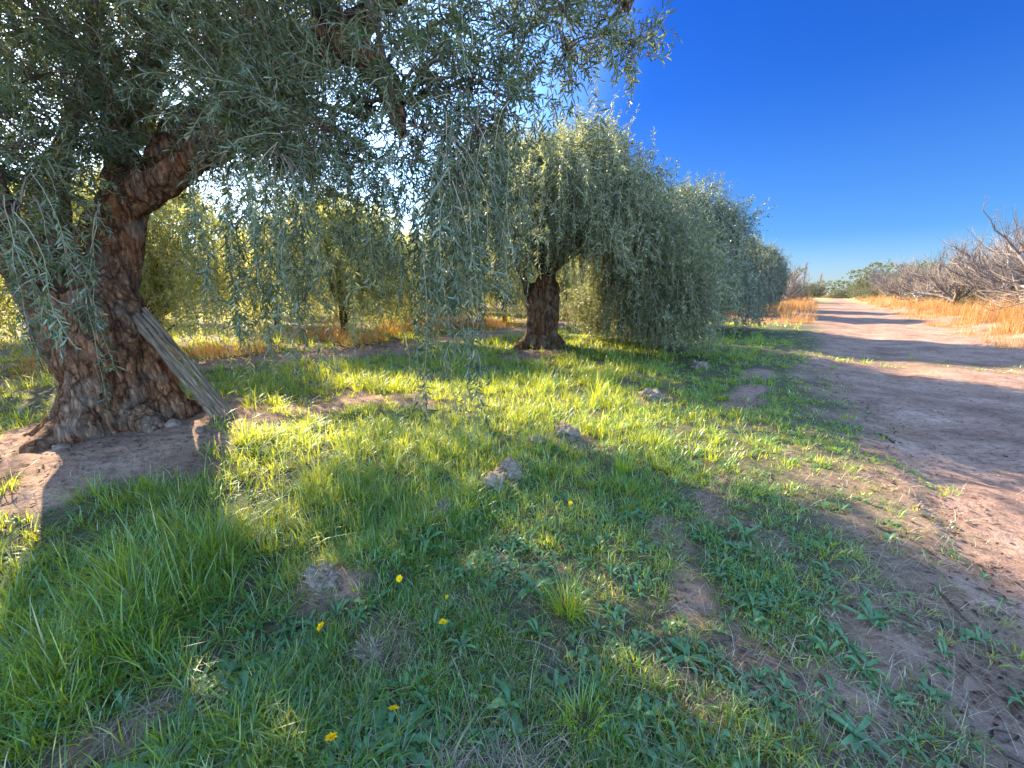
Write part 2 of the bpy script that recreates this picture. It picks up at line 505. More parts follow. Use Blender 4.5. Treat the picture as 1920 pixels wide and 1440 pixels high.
def ground_material():
    m, n, l, out = mat("soil")
    geo = n.new("ShaderNodeNewGeometry")

    def noise(sc, det=6, ro=.6, st=None):
        t = n.new("ShaderNodeTexNoise"); t.inputs['Scale'].default_value = sc; t.inputs['Detail'].default_value = det
        t.inputs['Roughness'].default_value = ro
        if st:
            mp = n.new("ShaderNodeMapping"); mp.inputs['Rotation'].default_value = (0, 0, R(38.3)); mp.inputs['Scale'].default_value = st
            l.new(geo.outputs['Position'], mp.inputs[0]); l.new(mp.outputs[0], t.inputs['Vector'])
        else:
            l.new(geo.outputs['Position'], t.inputs['Vector'])
        return t.outputs[0]

    def at(nm):
        a = n.new("ShaderNodeAttribute"); a.attribute_name = nm
        return a.outputs['Fac']

    def mixc(f, a, b, bt='MIX'):
        x = n.new("ShaderNodeMixRGB"); x.blend_type = bt
        for i, v in enumerate((f, a, b)):
            if hasattr(v, 'is_output') or hasattr(v, 'links'): l.new(v, x.inputs[i])
            else: x.inputs[i].default_value = v if i == 0 else (*v, 1)
        return x.outputs[0]

    r1 = ramp(n, [(.30, (.135, .080, .060)), (.50, (.240, .147, .107)), (.72, (.335, .222, .168))])
    l.new(noise(1.3, 8, .62), r1.inputs[0])
    r2 = ramp(n, [(.32, (.62, .58, .56)), (.52, (1, 1, 1)), (.7, (1.15, 1.12, 1.1))])
    l.new(noise(9, 8, .7, (1, 1, 1)), r2.inputs[0])
    soil = mixc(.8, r1.outputs[0], r2.outputs[0], 'MULTIPLY')
    r2b = ramp(n, [(.36, (.42, .37, .36)), (.5, (1, 1, 1))])       # scattered dark crumbs and droppings on the bare soil
    l.new(noise(26, 4, .6, (.6, 1, 1)), r2b.inputs[0])
    soil = mixc(.65, soil, r2b.outputs[0], 'MULTIPLY')
    r2c = ramp(n, [(.38, (.66, .63, .62)), (.5, (1, 1, 1)), (.66, (1.3, 1.28, 1.25))])       # grit
    l.new(noise(120, 3, .6), r2c.inputs[0])
    soil = mixc(.7, soil, r2c.outputs[0], 'MULTIPLY')
    r3 = ramp(n, [(.3, (.045, .034, .024)), (.55, (.105, .082, .054)), (.75, (.21, .165, .11))])
    l.new(noise(30, 6, .7), r3.inputs[0])
    shaded_humus = mixc(.35, r3.outputs[0], (.035, .06, .018))  # humus under the turf, darkened further so gaps between blades look shaded
    col = mixc(at("turf"), soil, shaded_humus)
    rf = ramp(n, [(.35, (.20, .15, .075)), (.65, (.34, .22, .10))]); l.new(noise(.05, 5), rf.inputs[0])
    col = mixc(at("field"), col, rf.outputs[0])
    bs = n.new("ShaderNodeBsdfPrincipled"); bs.inputs['Roughness'].default_value = .95
    bs.inputs['Specular IOR Level'].default_value = .1
    l.new(col, bs.inputs['Base Color'])
    hsum = n.new("ShaderNodeMath"); hsum.operation = 'MULTIPLY_ADD'; hsum.inputs[1].default_value = .35
    l.new(noise(60, 6, .7), hsum.inputs[0]); l.new(noise(12, 8, .65), hsum.inputs[2])
    bp = n.new("ShaderNodeBump"); bp.inputs['Strength'].default_value = .9; bp.inputs['Distance'].default_value = .035
    l.new(hsum.outputs[0], bp.inputs['Height']); l.new(bp.outputs[0], bs.inputs['Normal'])
    l.new(bs.outputs[0], out.inputs[0])
    return m


M_SOIL = ground_material()
n = 300
u = np.linspace(-1, 1, 2 * n + 1)
ax = 1.25 * np.sinh(7.2 * u)
gx, gy = np.meshgrid(ax + 1.0, ax + 4.0, indexing='ij')
gxv, gyv = gx.ravel(), gy.ravel()
gzv = height(gxv, gyv)
trk, ftp = track_mask(gxv, gyv), foot_mask(gxv, gyv)
turf = grass_amt(gxv, gyv)
al_, pe_ = ap(gxv, gyv)
field = sstep(40, 90, np.hypot(gxv, gyv)) * (1 - trk)
W = 2 * n + 1
i0 = (np.arange(W - 1)[:, None] * W + np.arange(W - 1)[None, :]).ravel()
quads = np.stack([i0, i0 + W, i0 + W + 1, i0 + 1], 1)
fm_t = trk[quads].mean(1) > .5
fm_f = (ftp[quads].mean(1) > .5) & ~fm_t
for nm, sel in (("ground", ~fm_t & ~fm_f), ("dirt_track", fm_t), ("footpath", fm_f)):
    q = quads[sel]
    used, inv = np.unique(q, return_inverse=True)
    me = mesh_np(nm, np.stack([gxv, gyv, gzv], 1)[used], inv.reshape(-1, 4), M_SOIL,
                 {"turf": turf[used], "field": field[used]}, smooth=True)
    tag(obj(nm, me), {"ground": "grassy soil of the olive grove", "dirt_track": "pale pink earth track beside the trees",
                      "footpath": "pale bare path behind the nearest olive"}[nm], nm.replace('_', ' '), kind="structure")


# ------------------------------------------------------------------ leaves and shoots
def leaf_quads(base, d, nor, L, Wd, fold=.35):
    """two folded halves per leaf: 6 vertices, 2 quads"""
    side = nrm(np.cross(d, nor))
    nor = np.cross(side, d)
    L = L[:, None]; Wd = Wd[:, None]
    tip = base + d * L - nor * L * .08
    up = nor * Wd * fold
    l1 = base + d * L * .30 + side * Wd * .5 + up
    l2 = base + d * L * .68 + side * Wd * .42 + up
    r1 = base + d * L * .30 - side * Wd * .5 + up
    r2 = base + d * L * .68 - side * Wd * .42 + up
    v = np.stack([base, tip, l1, l2, r1, r2], 1).reshape(-1, 3)
    o = np.arange(len(base))[:, None] * 6
    f = np.concatenate([o + [0, 2, 3, 1], o + [0, 1, 5, 4]], 1).reshape(-1, 4)
    return v, f


def grow(rng, p0, d0, L, grav, K=9, wob=.12):
    """shoots: start p0, heading d0, length L, pulled down by grav -> (S,K,3)"""
    S = len(p0)
    pts = np.zeros((S, K, 3)); pts[:, 0] = p0
    d = nrm(d0); st = (L / (K - 1))[:, None]
    for k in range(1, K):
        d = nrm(d + np.array([0, 0, -1.]) * (grav[:, None] * st * 3) + rng.normal(0, wob, (S, 3)))
        pts[:, k] = pts[:, k - 1] + d * st
    return pts


def leaves_on(rng, pts, L, spacing, ll, lw, t0=.12, spread=.95):
    """paired leaves along every shoot"""
    S, K = pts.shape[:2]
    cnt = np.maximum((L * (1 - t0) / spacing).astype(int), 3)
    sid = np.repeat(np.arange(S), cnt)
    first = np.cumsum(cnt) - cnt
    j = np.arange(len(sid)) - first[sid]
    t = t0 + (1 - t0) * (j + rng.uniform(.1, .9, len(j))) / cnt[sid]
    s = t * (K - 1); i = np.minimum(s.astype(int), K - 2); f = (s - i)[:, None]
    p = pts[sid, i] * (1 - f) + pts[sid, i + 1] * f
    tan = nrm(pts[sid, i + 1] - pts[sid, i])
    ref = np.where(np.abs(tan[:, 2:3]) > .9, [[1., 0, 0]], [[0., 0, 1.]])
    u = nrm(np.cross(tan, ref)); v = np.cross(tan, u)
    az = (j // 2) * (math.pi / 2) + (j % 2) * math.pi + rng.normal(0, .45, len(j)) + (sid * 2.399)
    out = u * np.cos(az)[:, None] + v * np.sin(az)[:, None]
    an = np.clip(rng.normal(spread, .28, len(j)), .25, 1.6) * (1 - .45 * (t > .93))
    d = nrm(tan * np.cos(an)[:, None] + out * np.sin(an)[:, None] + np.array([0, 0, -.12]))
    nor = nrm(tan * np.sin(an)[:, None] - out * np.cos(an)[:, None] + rng.normal(0, .45, (len(j), 3)) - np.array([0, 0, .0]))
    nor = np.where((nor[:, 2:3] < 0) & (rng.random((len(j), 1)) < .6), -nor, nor)
    size = rng.uniform(.65, 1.15, len(j)) * (1 - .35 * (t > .9))
    return p, d, nor, ll * size, lw * size, sid


def foliage_mesh(name, rng, shoots, lens, spacing, ll, lw, mleaf, mtwig, twig_r=.0022, extra=None, bias=0.0, tw_sides=3, spread=.95):
    """one crown: leaf faces + shoot tubes (+ extra branch tubes), two materials"""
    p, d, nor, L, Wd, sid = leaves_on(rng, shoots, lens, spacing, ll, lw, spread=spread)
    drop = rng.random(len(p)) < np.clip(.16 + .9 * vnoise(p[:, 0] * 9 + sid * 1.7, p[:, 1] * 9, p[:, 2] * 9, seed=3), 0, .85)   # bare lengths of twig
    p, d, nor, L, Wd, sid = [q_[~drop] for q_ in (p, d, nor, L, Wd, sid)]
    size = rng.uniform(.78, 1.18, len(lens))[sid]
    v1, f1 = leaf_quads(p, d, nor, L * size, Wd * size)
    clump = rng.normal(0, .2, len(lens))
    rv = np.clip(rng.beta(1.6, 2.2, len(p)) + clump[sid] + bias, 0, 1)
    rnd = np.repeat(rv, 6)
    S, K = shoots.shape[:2]
    v2, f2 = tubes(shoots, np.linspace(1.6, .5, K)[None, :] * twig_r * np.ones((S, 1)), tw_sides)
    vs, fs, n0 = [v1, v2], [f1, f2 + len(v1)], len(v1) + len(v2)
    for (ve, fe) in (extra or []):
        vs.append(ve); fs.append(fe + n0); n0 += len(ve)
    vv, ff = np.concatenate(vs), np.concatenate(fs)
    mi = np.full(len(ff), 2); mi[:len(f1) + len(f2)] = 1; mi[:len(f1)] = 0
    rr = np.full(len(vv), .5); rr[:len(rnd)] = rnd
    return mesh_np(name, vv, ff, [mleaf, mtwig, M_BRANCH], {"rnd": rr}, mi)


def arc(a, b, sag, K=7):
    """a branch from a to b that rises before it droops"""
    t = np.linspace(0, 1, K)[:, None]
    p = a * (1 - t) + b * t
    p[:, 2] += sag * (4 * t[:, 0] * (1 - t[:, 0]))
    return p


# ------------------------------------------------------------------ woody bodies (fused tubes, then gnarled)
def fused(name, chains, voxel, mt, amp, freq, seed, smooth_it=2, twist=0):
    vs, fs, n0 = [], [], 0
    for ch in chains:
        ch = np.asarray(ch, float)                       # rows x,y,z,r
        s = spline(ch, max(12, len(ch) * 7)); s[:, 3] = np.maximum(s[:, 3], .006)
        a = s[0].copy(); a[3] = .001; b = s[-1].copy(); b[3] = .001
        s = np.vstack([a, s, b])
        ve, fe = tubes(s[None, :, :3], s[None, :, 3], 14)
        vs.append(ve); fs.append(fe + n0); n0 += len(ve)
    tmp = bpy.data.objects.new("tmp", mesh_np("tmp", np.concatenate(vs), np.concatenate(fs), mt))
    COL.objects.link(tmp)
    m = tmp.modifiers.new("r", 'REMESH'); m.mode = 'VOXEL'; m.voxel_size = voxel
    if smooth_it:
        k = tmp.modifiers.new("s", 'SMOOTH'); k.iterations = smooth_it; k.factor = .5
    dg = bpy.context.evaluated_depsgraph_get(); dg.update()
    me = bpy.data.meshes.new_from_object(tmp.evaluated_get(dg), depsgraph=dg)
    old = tmp.data
    bpy.data.objects.remove(tmp); bpy.data.meshes.remove(old)
    me.name = name
    N = len(me.vertices)
    co = np.empty(N * 3, np.float32); me.vertices.foreach_get("co", co); co = co.reshape(-1, 3).astype(float)
    no = np.empty(N * 3, np.float32); me.vertices.foreach_get("normal", no); no = no.reshape(-1, 3).astype(float)
    an = np.arctan2(co[:, 1], co[:, 0]) + twist * co[:, 2]
    rr = np.hypot(co[:, 0], co[:, 1])
    X, Y = rr * np.cos(an), rr * np.sin(an)
    ridge = 1 - np.abs(fbm(X * freq, Y * freq, co[:, 2] * freq * .3, o=3, seed=seed)) * 2
    lump = fbm(co[:, 0] * freq * .45, co[:, 1] * freq * .45, co[:, 2] * freq * .45, o=3, seed=seed + 9)
    fine = fbm(X * freq * 4, Y * freq * 4, co[:, 2] * freq * 1.4, o=3, seed=seed + 5)
    co += no * (amp * (.9 * (ridge - .6) + 1.3 * lump + .35 * fine))[:, None]
    me.vertices.foreach_set("co", co.astype(np.float32).ravel())
    me.polygons.foreach_set("use_smooth", np.ones(len(me.polygons), bool))
    if not me.materials: me.materials.append(mt)
    me.update()
    return me


# ------------------------------------------------------------------ the near olive
rng = np.random.default_rng(7)
B1 = np.array([T1[0], T1[1], gz(*T1)])


def loc1(p):
    return np.asarray(p, float) - B1


def tree1():
    root = thing("olive_tree", "old gnarled olive tree with poles leaning against its massive trunk", "olive tree", B1, group="olive trees of the front row")
    ch = []
    q = lambda px, py, d, r: [*loc1(P(px, py, d)), r]
    # body: strands that twist up from the roots and part into two stems
    ch.append([[0, 0, -.25, .42], [0, 0, .15, .38], [.0, 0, .6, .35], [-.02, .02, 1.0, .36], [-.03, .0, 1.3, .30]])
    for k in range(7):
        a = k * 2 * math.pi / 7 + .35
        tw = .42
        rr = [.50, .37, .29, .26, .25, .22]
        zz = [-.12, .10, .40, .8, 1.15, 1.4]
        ra = [.13, .19, .18, .17, .16, .12]
        j = rng.uniform(.85, 1.15)
        ch.append([[rr[i] * j * math.cos(a + tw * zz[i]), rr[i] * j * math.sin(a + tw * zz[i]), zz[i], ra[i] * j] for i in range(6)])
    for a, l_, r_ in [(-1.9, .85, .10), (-.5, .75, .10), (-2.9, .8, .09), (2.3, .8, .09), (.6, .75, .09)]:     # surface roots
        ch.append([[.30 * math.cos(a), .30 * math.sin(a), .14, .18], [.55 * math.cos(a + .1), .55 * math.sin(a + .1), .02, .12],
                   [l_ * math.cos(a + .2), l_ * math.sin(a + .2), -.12, r_ * .7]])
    # bulge (burl) on the left, and the left stem
    ch.append([[-.20, -.08, .70, .20], [-.27, -.12, 1.0, .225], [-.29, -.12, 1.3, .20], q(110, 500, 4.15, .19), q(95, 430, 4.15, .155), q(100, 340, 4.2, .105), q(130, 240, 4.3, .08), q(170, 120, 4.4, .06), q(170, -60, 4.5, .045), q(150, -260, 4.6, .04)])
    # right stem with the big arching limb
    ch.append([[.16, -.02, .9, .23], [.15, .02, 1.25, .22], q(178, 500, 4.12, .205), q(190, 440, 4.10, .185), q(236, 388, 4.05, .165), q(308, 338, 3.95, .145), q(410, 265, 3.8, .135),
               q(520, 170, 3.6, .14), q(600, 90, 3.4, .125), q(655, 82, 3.2, .12), q(712, 135, 3.0, .10), q(740, 195, 2.9, .06), q(752, 250, 2.85, .03)])
    ch.append([q(212, 440, 4.1, .18), q(240, 340, 4.2, .15), q(235, 240, 4.4, .12), q(300, 80, 4.7, .1), q(330, -120, 5.0, .05)])
    ch.append([q(520, 170, 3.6, .09), q(640, 60, 3.5, .075), q(790, -40, 3.3, .065), q(960, -90, 3.1, .05), q(1100, -60, 2.95, .035), q(1180, 10, 2.9, .02)])
    ch.append([q(600, 90, 3.4, .08), q(640, -40, 3.6, .07), q(760, -160, 3.9, .05), q(900, -260, 4.1, .03)])
    ch.append([q(330, 330, 3.95, .09), q(420, 200, 4.3, .08), q(560, 110, 4.8, .06), q(700, 60, 5.3, .035)])
    # limbs that come towards the viewer, above the frame and left of it
    ch.append([[-.36, -.16, 1.3, .16], [-.1, -.5, 1.9, .12], [.25, -.9, 2.6, .10], [.8, -1.4, 3.1, .075], [1.3, -1.8, 3.2, .05], [1.7, -2.1, 3.0, .025]])
    ch.append([[.05, .1, 1.2, .18], [.2, .3, 2.0, .14], [.5, .6, 2.9, .11], [.9, .9, 3.4, .09], [1.6, 1.7, 3.8, .05], [2.2, 2.4, 3.9, .02]])
    ch.append([[-.1, .15, 1.2, .18], [-.2, .6, 2.2, .13], [-.6, 1.4, 3.4, .09], [-1.2, 2.4, 3.6, .05], [-1.5, 3.0, 3.5, .02]])
    obj("trunk", fused("near_olive_trunk", ch, .017, M_BARK, .046, 6.0, 3, 1, .7), root)

    # ---- crown: clumps of shoots. world centres; (x, y, z, radius, shoots, length, gravity)
    cl = []
    limb_pts = [loc1(P(*a)) for a in [(655, 82, 3.2), (520, 170, 3.6), (420, 262, 3.8), (790, -40, 3.3), (960, -90, 3.1), (1100, -60, 2.95), (712, 135, 3.0),
                                      (740, 195, 2.9), (110, 240, 4.0), (160, 120, 4.2), (235, 240, 4.4), (300, 80, 4.7), (-60, 420, 4.1), (-180, 300, 4.1),
                                      (640, -40, 3.6), (760, -160, 3.9), (420, 200, 4.3), (560, 110, 4.8), (700, 60, 5.3)]]
    limb_pts += [np.array(a, float) for a in [(.25, -.9, 2.6), (.8, -1.4, 3.1), (1.3, -1.8, 3.2)]]
    limb_pts += [np.array(a, float) for a in [(.9, .9, 3.4), (1.6, 1.7, 3.8), (-.6, 1.4, 3.4), (-1.2, 2.4, 3.6), (.2, .3, 2.8)]]
    limb_pts = np.array(limb_pts)

    def add(px, py, d, r, n_, L, g):
        cl.append((*loc1(P(px, py, d)), r, n_, L, g))
    # high canopy seen from below
    for a in [(30, 60, 3.9, .6, 60, .6, .9), (150, 20, 4.6, .6, 55, .6, .7), (110, 170, 4.3, .6, 50, .55, .8), (260, 90, 4.3, .6, 60, .6, .8), (240, 210, 4.0, .5, 55, .55, .9),
              (380, 40, 3.6, .5, 75, .55, .9), (430, 140, 3.3, .45, 80, .5, 1.0), (420, 220, 3.3, .36, 60, .5, 1.1), (500, 60, 3.2, .45, 80, .5, .9), (520, 200, 3.1, .42, 80, .5, 1.1),
              (600, 20, 3.3, .45, 70, .55, .8), (610, 240, 3.0, .42, 75, .5, 1.2), (690, 200, 3.1, .4, 60, .5, 1.1), (740, 30, 3.1, .45, 70, .5, .9), (790, 140, 2.8, .4, 70, .5, 1.1),
              (860, 40, 3.0, .45, 70, .5, .9), (880, 170, 2.8, .4, 70, .5, 1.1), (960, 60, 2.9, .4, 60, .45, .9), (950, 180, 2.9, .30, 40, .4, 1.2), (1060, 20, 2.85, .38, 60, .42, .8),
              (1060, 90, 2.85, .28, 36, .34, 1.0), (1150, 40, 2.85, .28, 42, .36, .8), (1185, 90, 2.85, .18, 22, .32, .9), (1100, -80, 2.9, .4, 50, .4, .8), (980, -120, 3.1, .5, 60, .5, .7),
              (820, -140, 3.4, .55, 60, .5, .7), (640, -140, 3.6, .6, 60, .55, .7), (440, -120, 4.0, .65, 60, .6, .7), (240, -120, 4.6, .7, 60, .6, .7), (60, -120, 4.4, .7, 60, .6, .7),
              (-110, 60, 3.9, .6, 60, .6, .9), (-150, 240, 3.6, .55, 60, .6, 1.0), (20, 210, 3.5, .36, 60, .45, .9), (95, 255, 3.6, .30, 50, .42, .9), (25, 340, 3.4, .34, 60, .42, 1.0), (115, 350, 3.55, .24, 40, .36, 1.0), (150, 285, 3.7, .26, 40, .38, .9), (-70, 300, 3.5, .4, 60, .5, 1.0), (30, 440, 3.3, .25, 34, .36, 1.2), (30, 290, 3.3, .36, 40, .45, 1.1), (-40, 390, 3.1, .36, 30, .5, 1.2), (90, 40, 3.5, .45, 60, .5, .9), (60, 150, 3.4, .4, 50, .5, .9), (150, 200, 3.6, .35, 45, .45, .9), (60, 270, 3.2, .3, 26, .4, .9), (200, 110, 3.6, .4, 50, .5, .9),
              (330, 330, 4.6, .4, 30, .5, 1.1), (560, 310, 3.6, .36, 36, .45, 1.2), (450, 280, 3.3, .34, 34, .45, 1.2), (680, 300, 3.2, .34, 40, .45, 1.2), (780, 290, 2.9, .34, 55, .5, 1.2),
              (880, 300, 2.9, .28, 40, .45, 1.3), (300, 20, 5.6, .9, 50, .6, .8), (560, 60, 5.4, .9, 60, .6, .8), (760, 100, 5.6, .8, 50, .6, .9), (100, 60, 6.0, 1.0, 60, .6, .8)]:
        add(*a)
    # the rest of the dome: over the frame, behind the trunk and on the far side; it shades the turf in front
    FL = [gp(*q_) for q_ in ((1500, 1260), (400, 975), (60, 950), (1075, 1090), (560, 850))]

    def fleck(w, r):
        """True where a clump would close one of the gaps that let the sun through"""
        sv = np.array(sun_vec)
        return any(np.linalg.norm(np.cross(w - f_, sv)) < r + (.12 if k_ else -.2) for k_, f_ in enumerate(FL))
    gl = []
    for k in range(120):
        a = k * 2.39996; t = (k + .5) / 120
        rr = 4.6 * math.sqrt(t)
        c = np.array([rr * math.cos(a) + .3, rr * math.sin(a) + .5, 0.])
        c[2] = 2.5 + 3.1 * math.sqrt(max(1 - .97 * t * t, 0)) + rng.normal(0, .22)
        w = c + B1
        nn = (w[0] + w[1]) * .7071
        if nn > 2.75 or nn < -3.6: continue
        fwd = w[1] * cP - (w[2] - CAM_H) * sP
        upc = w[1] * sP + (w[2] - CAM_H) * cP
        front = np.hypot(w[0], w[1]) < np.hypot(*T1) + .2          # nearer than the trunk: stay above the view
        if np.linalg.norm(w - [0, 0, CAM_H]) < 2.0: continue
        if fwd > 0 and .15 < w[0] / fwd + .28 and upc < fwd * 1.2: continue      # the far right side is thin
        if fleck(w, .62): continue
        if front and fwd > 0 and upc < fwd * 1.12 + .55 and abs(w[0]) < fwd * 1.5 + .6: continue
        cl.append((*c, .62, 74, .6, 1.0))
        gl.append((c, front, t))
    for k in range(34):                                   # inner foliage on the sunny far side, added to block sun from the turf
        nn_, dd_ = rng.uniform(-2.7, 2.6), rng.uniform(.9, 4.6)
        zz_ = rng.uniform(2.0 if nn_ < .4 else 2.75, 4.6)
        if fleck(np.array([(nn_ - dd_) * .7071 + .1, (nn_ + dd_) * .7071 + .1, zz_]) + B1, .5): continue
        cl.append(((nn_ - dd_) * .7071 + .1, (nn_ + dd_) * .7071 + .1, zz_, .6, 66, .55, 1.0))
    for k in range(34):                                   # hidden clumps on the right flank behind the trunk, added to shade the turf
        nn_, dd_ = rng.uniform(1.0, 2.95), rng.uniform(.2, 3.4)
        zz_ = rng.uniform(2.8, 5.3)
        if fleck(np.array([(nn_ - dd_) * .7071 + .1, (nn_ + dd_) * .7071 + .1, zz_]) + B1, .5): continue
        cl.append(((nn_ - dd_) * .7071 + .1, (nn_ + dd_) * .7071 + .1, zz_, .55, 64, .5, 1.0))
    p0, d0, LL, GG, extra = [], [], [], [], []
    for (x, y, z, r, n_, L, g) in cl:
        c = np.array([x, y, z])
        i = np.argmin(np.linalg.norm(limb_pts - c, axis=1))
        b = arc(limb_pts[i], c, .12, 7)
        if c[2] > limb_pts[i][2] - .3: extra.append(tubes((b + np.vstack([np.zeros((1, 3)), rng.normal(0, .03, (6, 3))]))[None], np.linspace(.022, .006, 7)[None] * (1. if c[2] > limb_pts[i][2] - .15 else .4), 5))
        v = nrm(rng.normal(0, 1, (n_, 3))); rad = r * rng.random(n_) ** .55
        s = c + v * rad[:, None] * np.array([1, 1, .75])
        p0.append(s)
        d0.append(nrm(v * .8 + np.array([0, 0, .35]) + rng.normal(0, .45, (n_, 3))))
        LL.append(L * rng.uniform(.4, 1.1, n_)); GG.append(np.full(n_, g * .5) * rng.uniform(.3, 1.6, n_))
        m = n_ // 3
        bb = np.stack([arc(c + rng.normal(0, .02, 3), e, .03, 4) for e in s[:m]])
        extra.append(tubes(bb, np.linspace(.008, .003, 4)[None] * np.ones((m, 1)), 3))
    for c, front, t in gl:                                # hanging shoots round the far rim
        if front or t < .45: continue
        n_ = 9
        a = c + rng.normal(0, .38, (n_, 3)); L = np.maximum(a[:, 2] - rng.uniform(1.3, 2.3, n_), .3)
        p0.append(a); d0.append(nrm(np.stack([rng.normal(0, .4, n_), rng.normal(0, .4, n_), rng.uniform(-.5, .2, n_)], 1)))
        LL.append(np.minimum(L, 1.7)); GG.append(np.full(n_, 1.9))
    # hanging curtains: px, top py, tip py, depth, spread px, shoots
    for (px, ty, by, d, w, n_) in [
            (5, 400, 680, 2.7, 30, 6), (45, 430, 770, 2.5, 16, 3), (95, 400, 570, 2.7, 22, 2), (188, 430, 790, 2.55, 6, 2), (125, 470, 750, 2.5, 6, 1),
            (375, 350, 610, 3.3, 30, 4), (425, 320, 600, 3.1, 28, 7), (470, 300, 690, 3.1, 26, 8), (520, 300, 640, 2.9, 26, 10), (545, 330, 725, 2.8, 14, 5), (455, 420, 750, 3.4, 30, 5), (500, 430, 700, 3.5, 30, 5),
            (590, 280, 560, 3.0, 30, 9), (645, 290, 530, 3.0, 26, 8), (700, 300, 660, 3.1, 18, 6), (740, 280, 560, 2.9, 22, 7), (790, 250, 600, 2.7, 35, 16), (835, 260, 700, 2.5, 30, 15),
            (858, 330, 810, 2.45, 19, 11), (880, 260, 640, 2.6, 32, 13), (920, 240, 560, 2.7, 30, 11), (950, 230, 500, 2.8, 18, 6), (1005, 190, 330, 2.85, 20, 3), (1075, 130, 235, 2.85, 24, 3),
            (1140, 80, 195, 2.85, 26, 5), (1200, 50, 120, 2.85, 18, 3)]:
        a = np.stack([loc1(P(px + rng.normal(0, w), ty + rng.normal(0, 30), d + rng.normal(0, .22))) for _ in range(n_)])
        ln = loc1(P(px, ty, d))[2] - loc1(P(px, by, d))[2]
        L = ln * rng.uniform(.6, 1.18, n_)
        p0.append(a); d0.append(nrm(np.stack([rng.normal(0, .35, n_), rng.normal(0, .35, n_), rng.uniform(-.6, .1, n_)], 1)))
        LL.append(L); GG.append(np.full(n_, 2.2) / np.maximum(L, .4) ** .3)
        c = a.mean(0)
        i = np.argmin(np.linalg.norm(limb_pts - c, axis=1))
        if c[2] > limb_pts[i][2] - .3: extra.append(tubes((arc(limb_pts[i], c, .10, 9) + np.vstack([np.zeros((1, 3)), rng.normal(0, .025, (8, 3))]))[None], np.linspace(.010, .0035, 9)[None], 5))
        bb = np.stack([arc(c, e, .04, 4) for e in a])
        extra.append(tubes(bb, np.linspace(.008, .0035, 4)[None] * np.ones((n_, 1)), 3))
    p0, d0, LL, GG = map(np.concatenate, (p0, d0, LL, GG))
    sh = grow(rng, p0, d0, LL, GG, 10, .14)
    # short side shoots on the longer ones
    big = np.where(LL > .5)[0]; big = np.repeat(big, 2)
    k = rng.integers(3, 9, len(big))
    sp = sh[big, k]; sd = nrm(nrm(sh[big, k] - sh[big, k - 1]) + rng.normal(0, .55, (len(big), 3)))
    sL = rng.uniform(.12, .32, len(big))
    sh2 = grow(rng, sp, sd, sL, np.full(len(big), 1.6), 10, .08)
    sh = np.concatenate([sh, sh2]); LL = np.concatenate([LL, sL])
    me = foliage_mesh("near_olive_crown", rng, sh, LL, .0145, .072, .0128, M_OLIVE, M_TWIG, .0019, extra, .0, 3)
    obj("crown", me, root)
    return root


tree1()


# ------------------------------------------------------------------ the other olives of the row
def olive_crown(name, rng, Rc, z0, z1, nclump, per, L, skirt, minz, leaf, mleaf, spacing=.03, upright=0.15, lean=(0, 0), hangf=.4, more=()):
    """dome of clumps; shoots hang at the rim as a skirt"""
    cl = []
    for k in range(nclump):
        a = k * 2.39996 + rng.normal(0, .25)
        t = (k + .5) / nclump                        # 0 top .. 1 rim
        rr = Rc * math.sqrt(t) * rng.uniform(.74, 1.14)
        z = z0 + (z1 - z0) * math.sqrt(max(1 - .99 * t * t, 0)) * rng.uniform(.86, 1.08) - .25
        cl.append((rr * math.cos(a) + lean[0] * t, rr * math.sin(a) + lean[1] * t, z, t))
    cl += list(more)
    for k in range(nclump // 2):                      # inner fill
        a = rng.uniform(0, 6.28); t = rng.random() ** .5
        cl.append((Rc * .62 * t * math.cos(a), Rc * .62 * t * math.sin(a), z0 + (z1 - z0) * rng.uniform(.2, .7), .5))
    p0, d0, LL, GG, extra = [], [], [], [], []
    hub = np.array([0, 0, z0 * .8])
    for (x, y, z, t) in cl:
        c = np.array([x, y, z])
        st = hub + np.array([x * .12, y * .12, .35 * (z - hub[2]) if z > hub[2] else 0])
        b = arc(st, c, .35, 7); b[1:-1] += rng.normal(0, .06, (5, 3))
        if t <= 1: extra.append(tubes(b[None], np.linspace(.035, .010, 7)[None] * min(1, Rc / 3.2) ** 1.6, 5))
        r = Rc * rng.uniform(.13, .30)
        n_ = int(per * rng.uniform(.7, 1.3))
        v = nrm(rng.normal(0, 1, (n_, 3))); rad = r * rng.random(n_) ** .5
        s = c + v * rad[:, None] * np.array([1, 1, .8])
        mz = minz if t <= 1 else .08
        s[:, 2] = np.maximum(s[:, 2], mz + .25)
        outd = nrm(np.array([x, y, 0.001]))
        p0.append(s); d = nrm(v * .7 + outd * .5 + np.array([0, 0, .3]) + rng.normal(0, .4, (n_, 3)))
        ln = L * rng.uniform(.4, 1.35, n_); g = rng.uniform(.2, 1.3, n_)
        up = rng.random(n_) < upright * (1.6 - t)
        d[up] = nrm(np.array([0, 0, 1.]) + rng.normal(0, .22, (up.sum(), 3))); g[up] = .05; ln[up] *= 1.1
        hang = (rng.random(n_) < hangf * t) & ~up
        ln[hang] = np.minimum(np.maximum(s[hang, 2] - mz, .3) * rng.uniform(.45, 1.05, hang.sum()), skirt); g[hang] = 2.2
        ln = np.where(~up, np.minimum(ln, np.maximum(s[:, 2] - mz, .25)), ln)
        LL.append(ln); GG.append(g); d0.append(d)
    p0, d0, LL, GG = map(np.concatenate, (p0, d0, LL, GG))
    sh = grow(rng, p0, d0, LL, GG, 7, .10)
    return foliage_mesh(name, rng, sh, LL, spacing, leaf, leaf * .24, mleaf, M_TWIG, .003, extra, 0, 3)


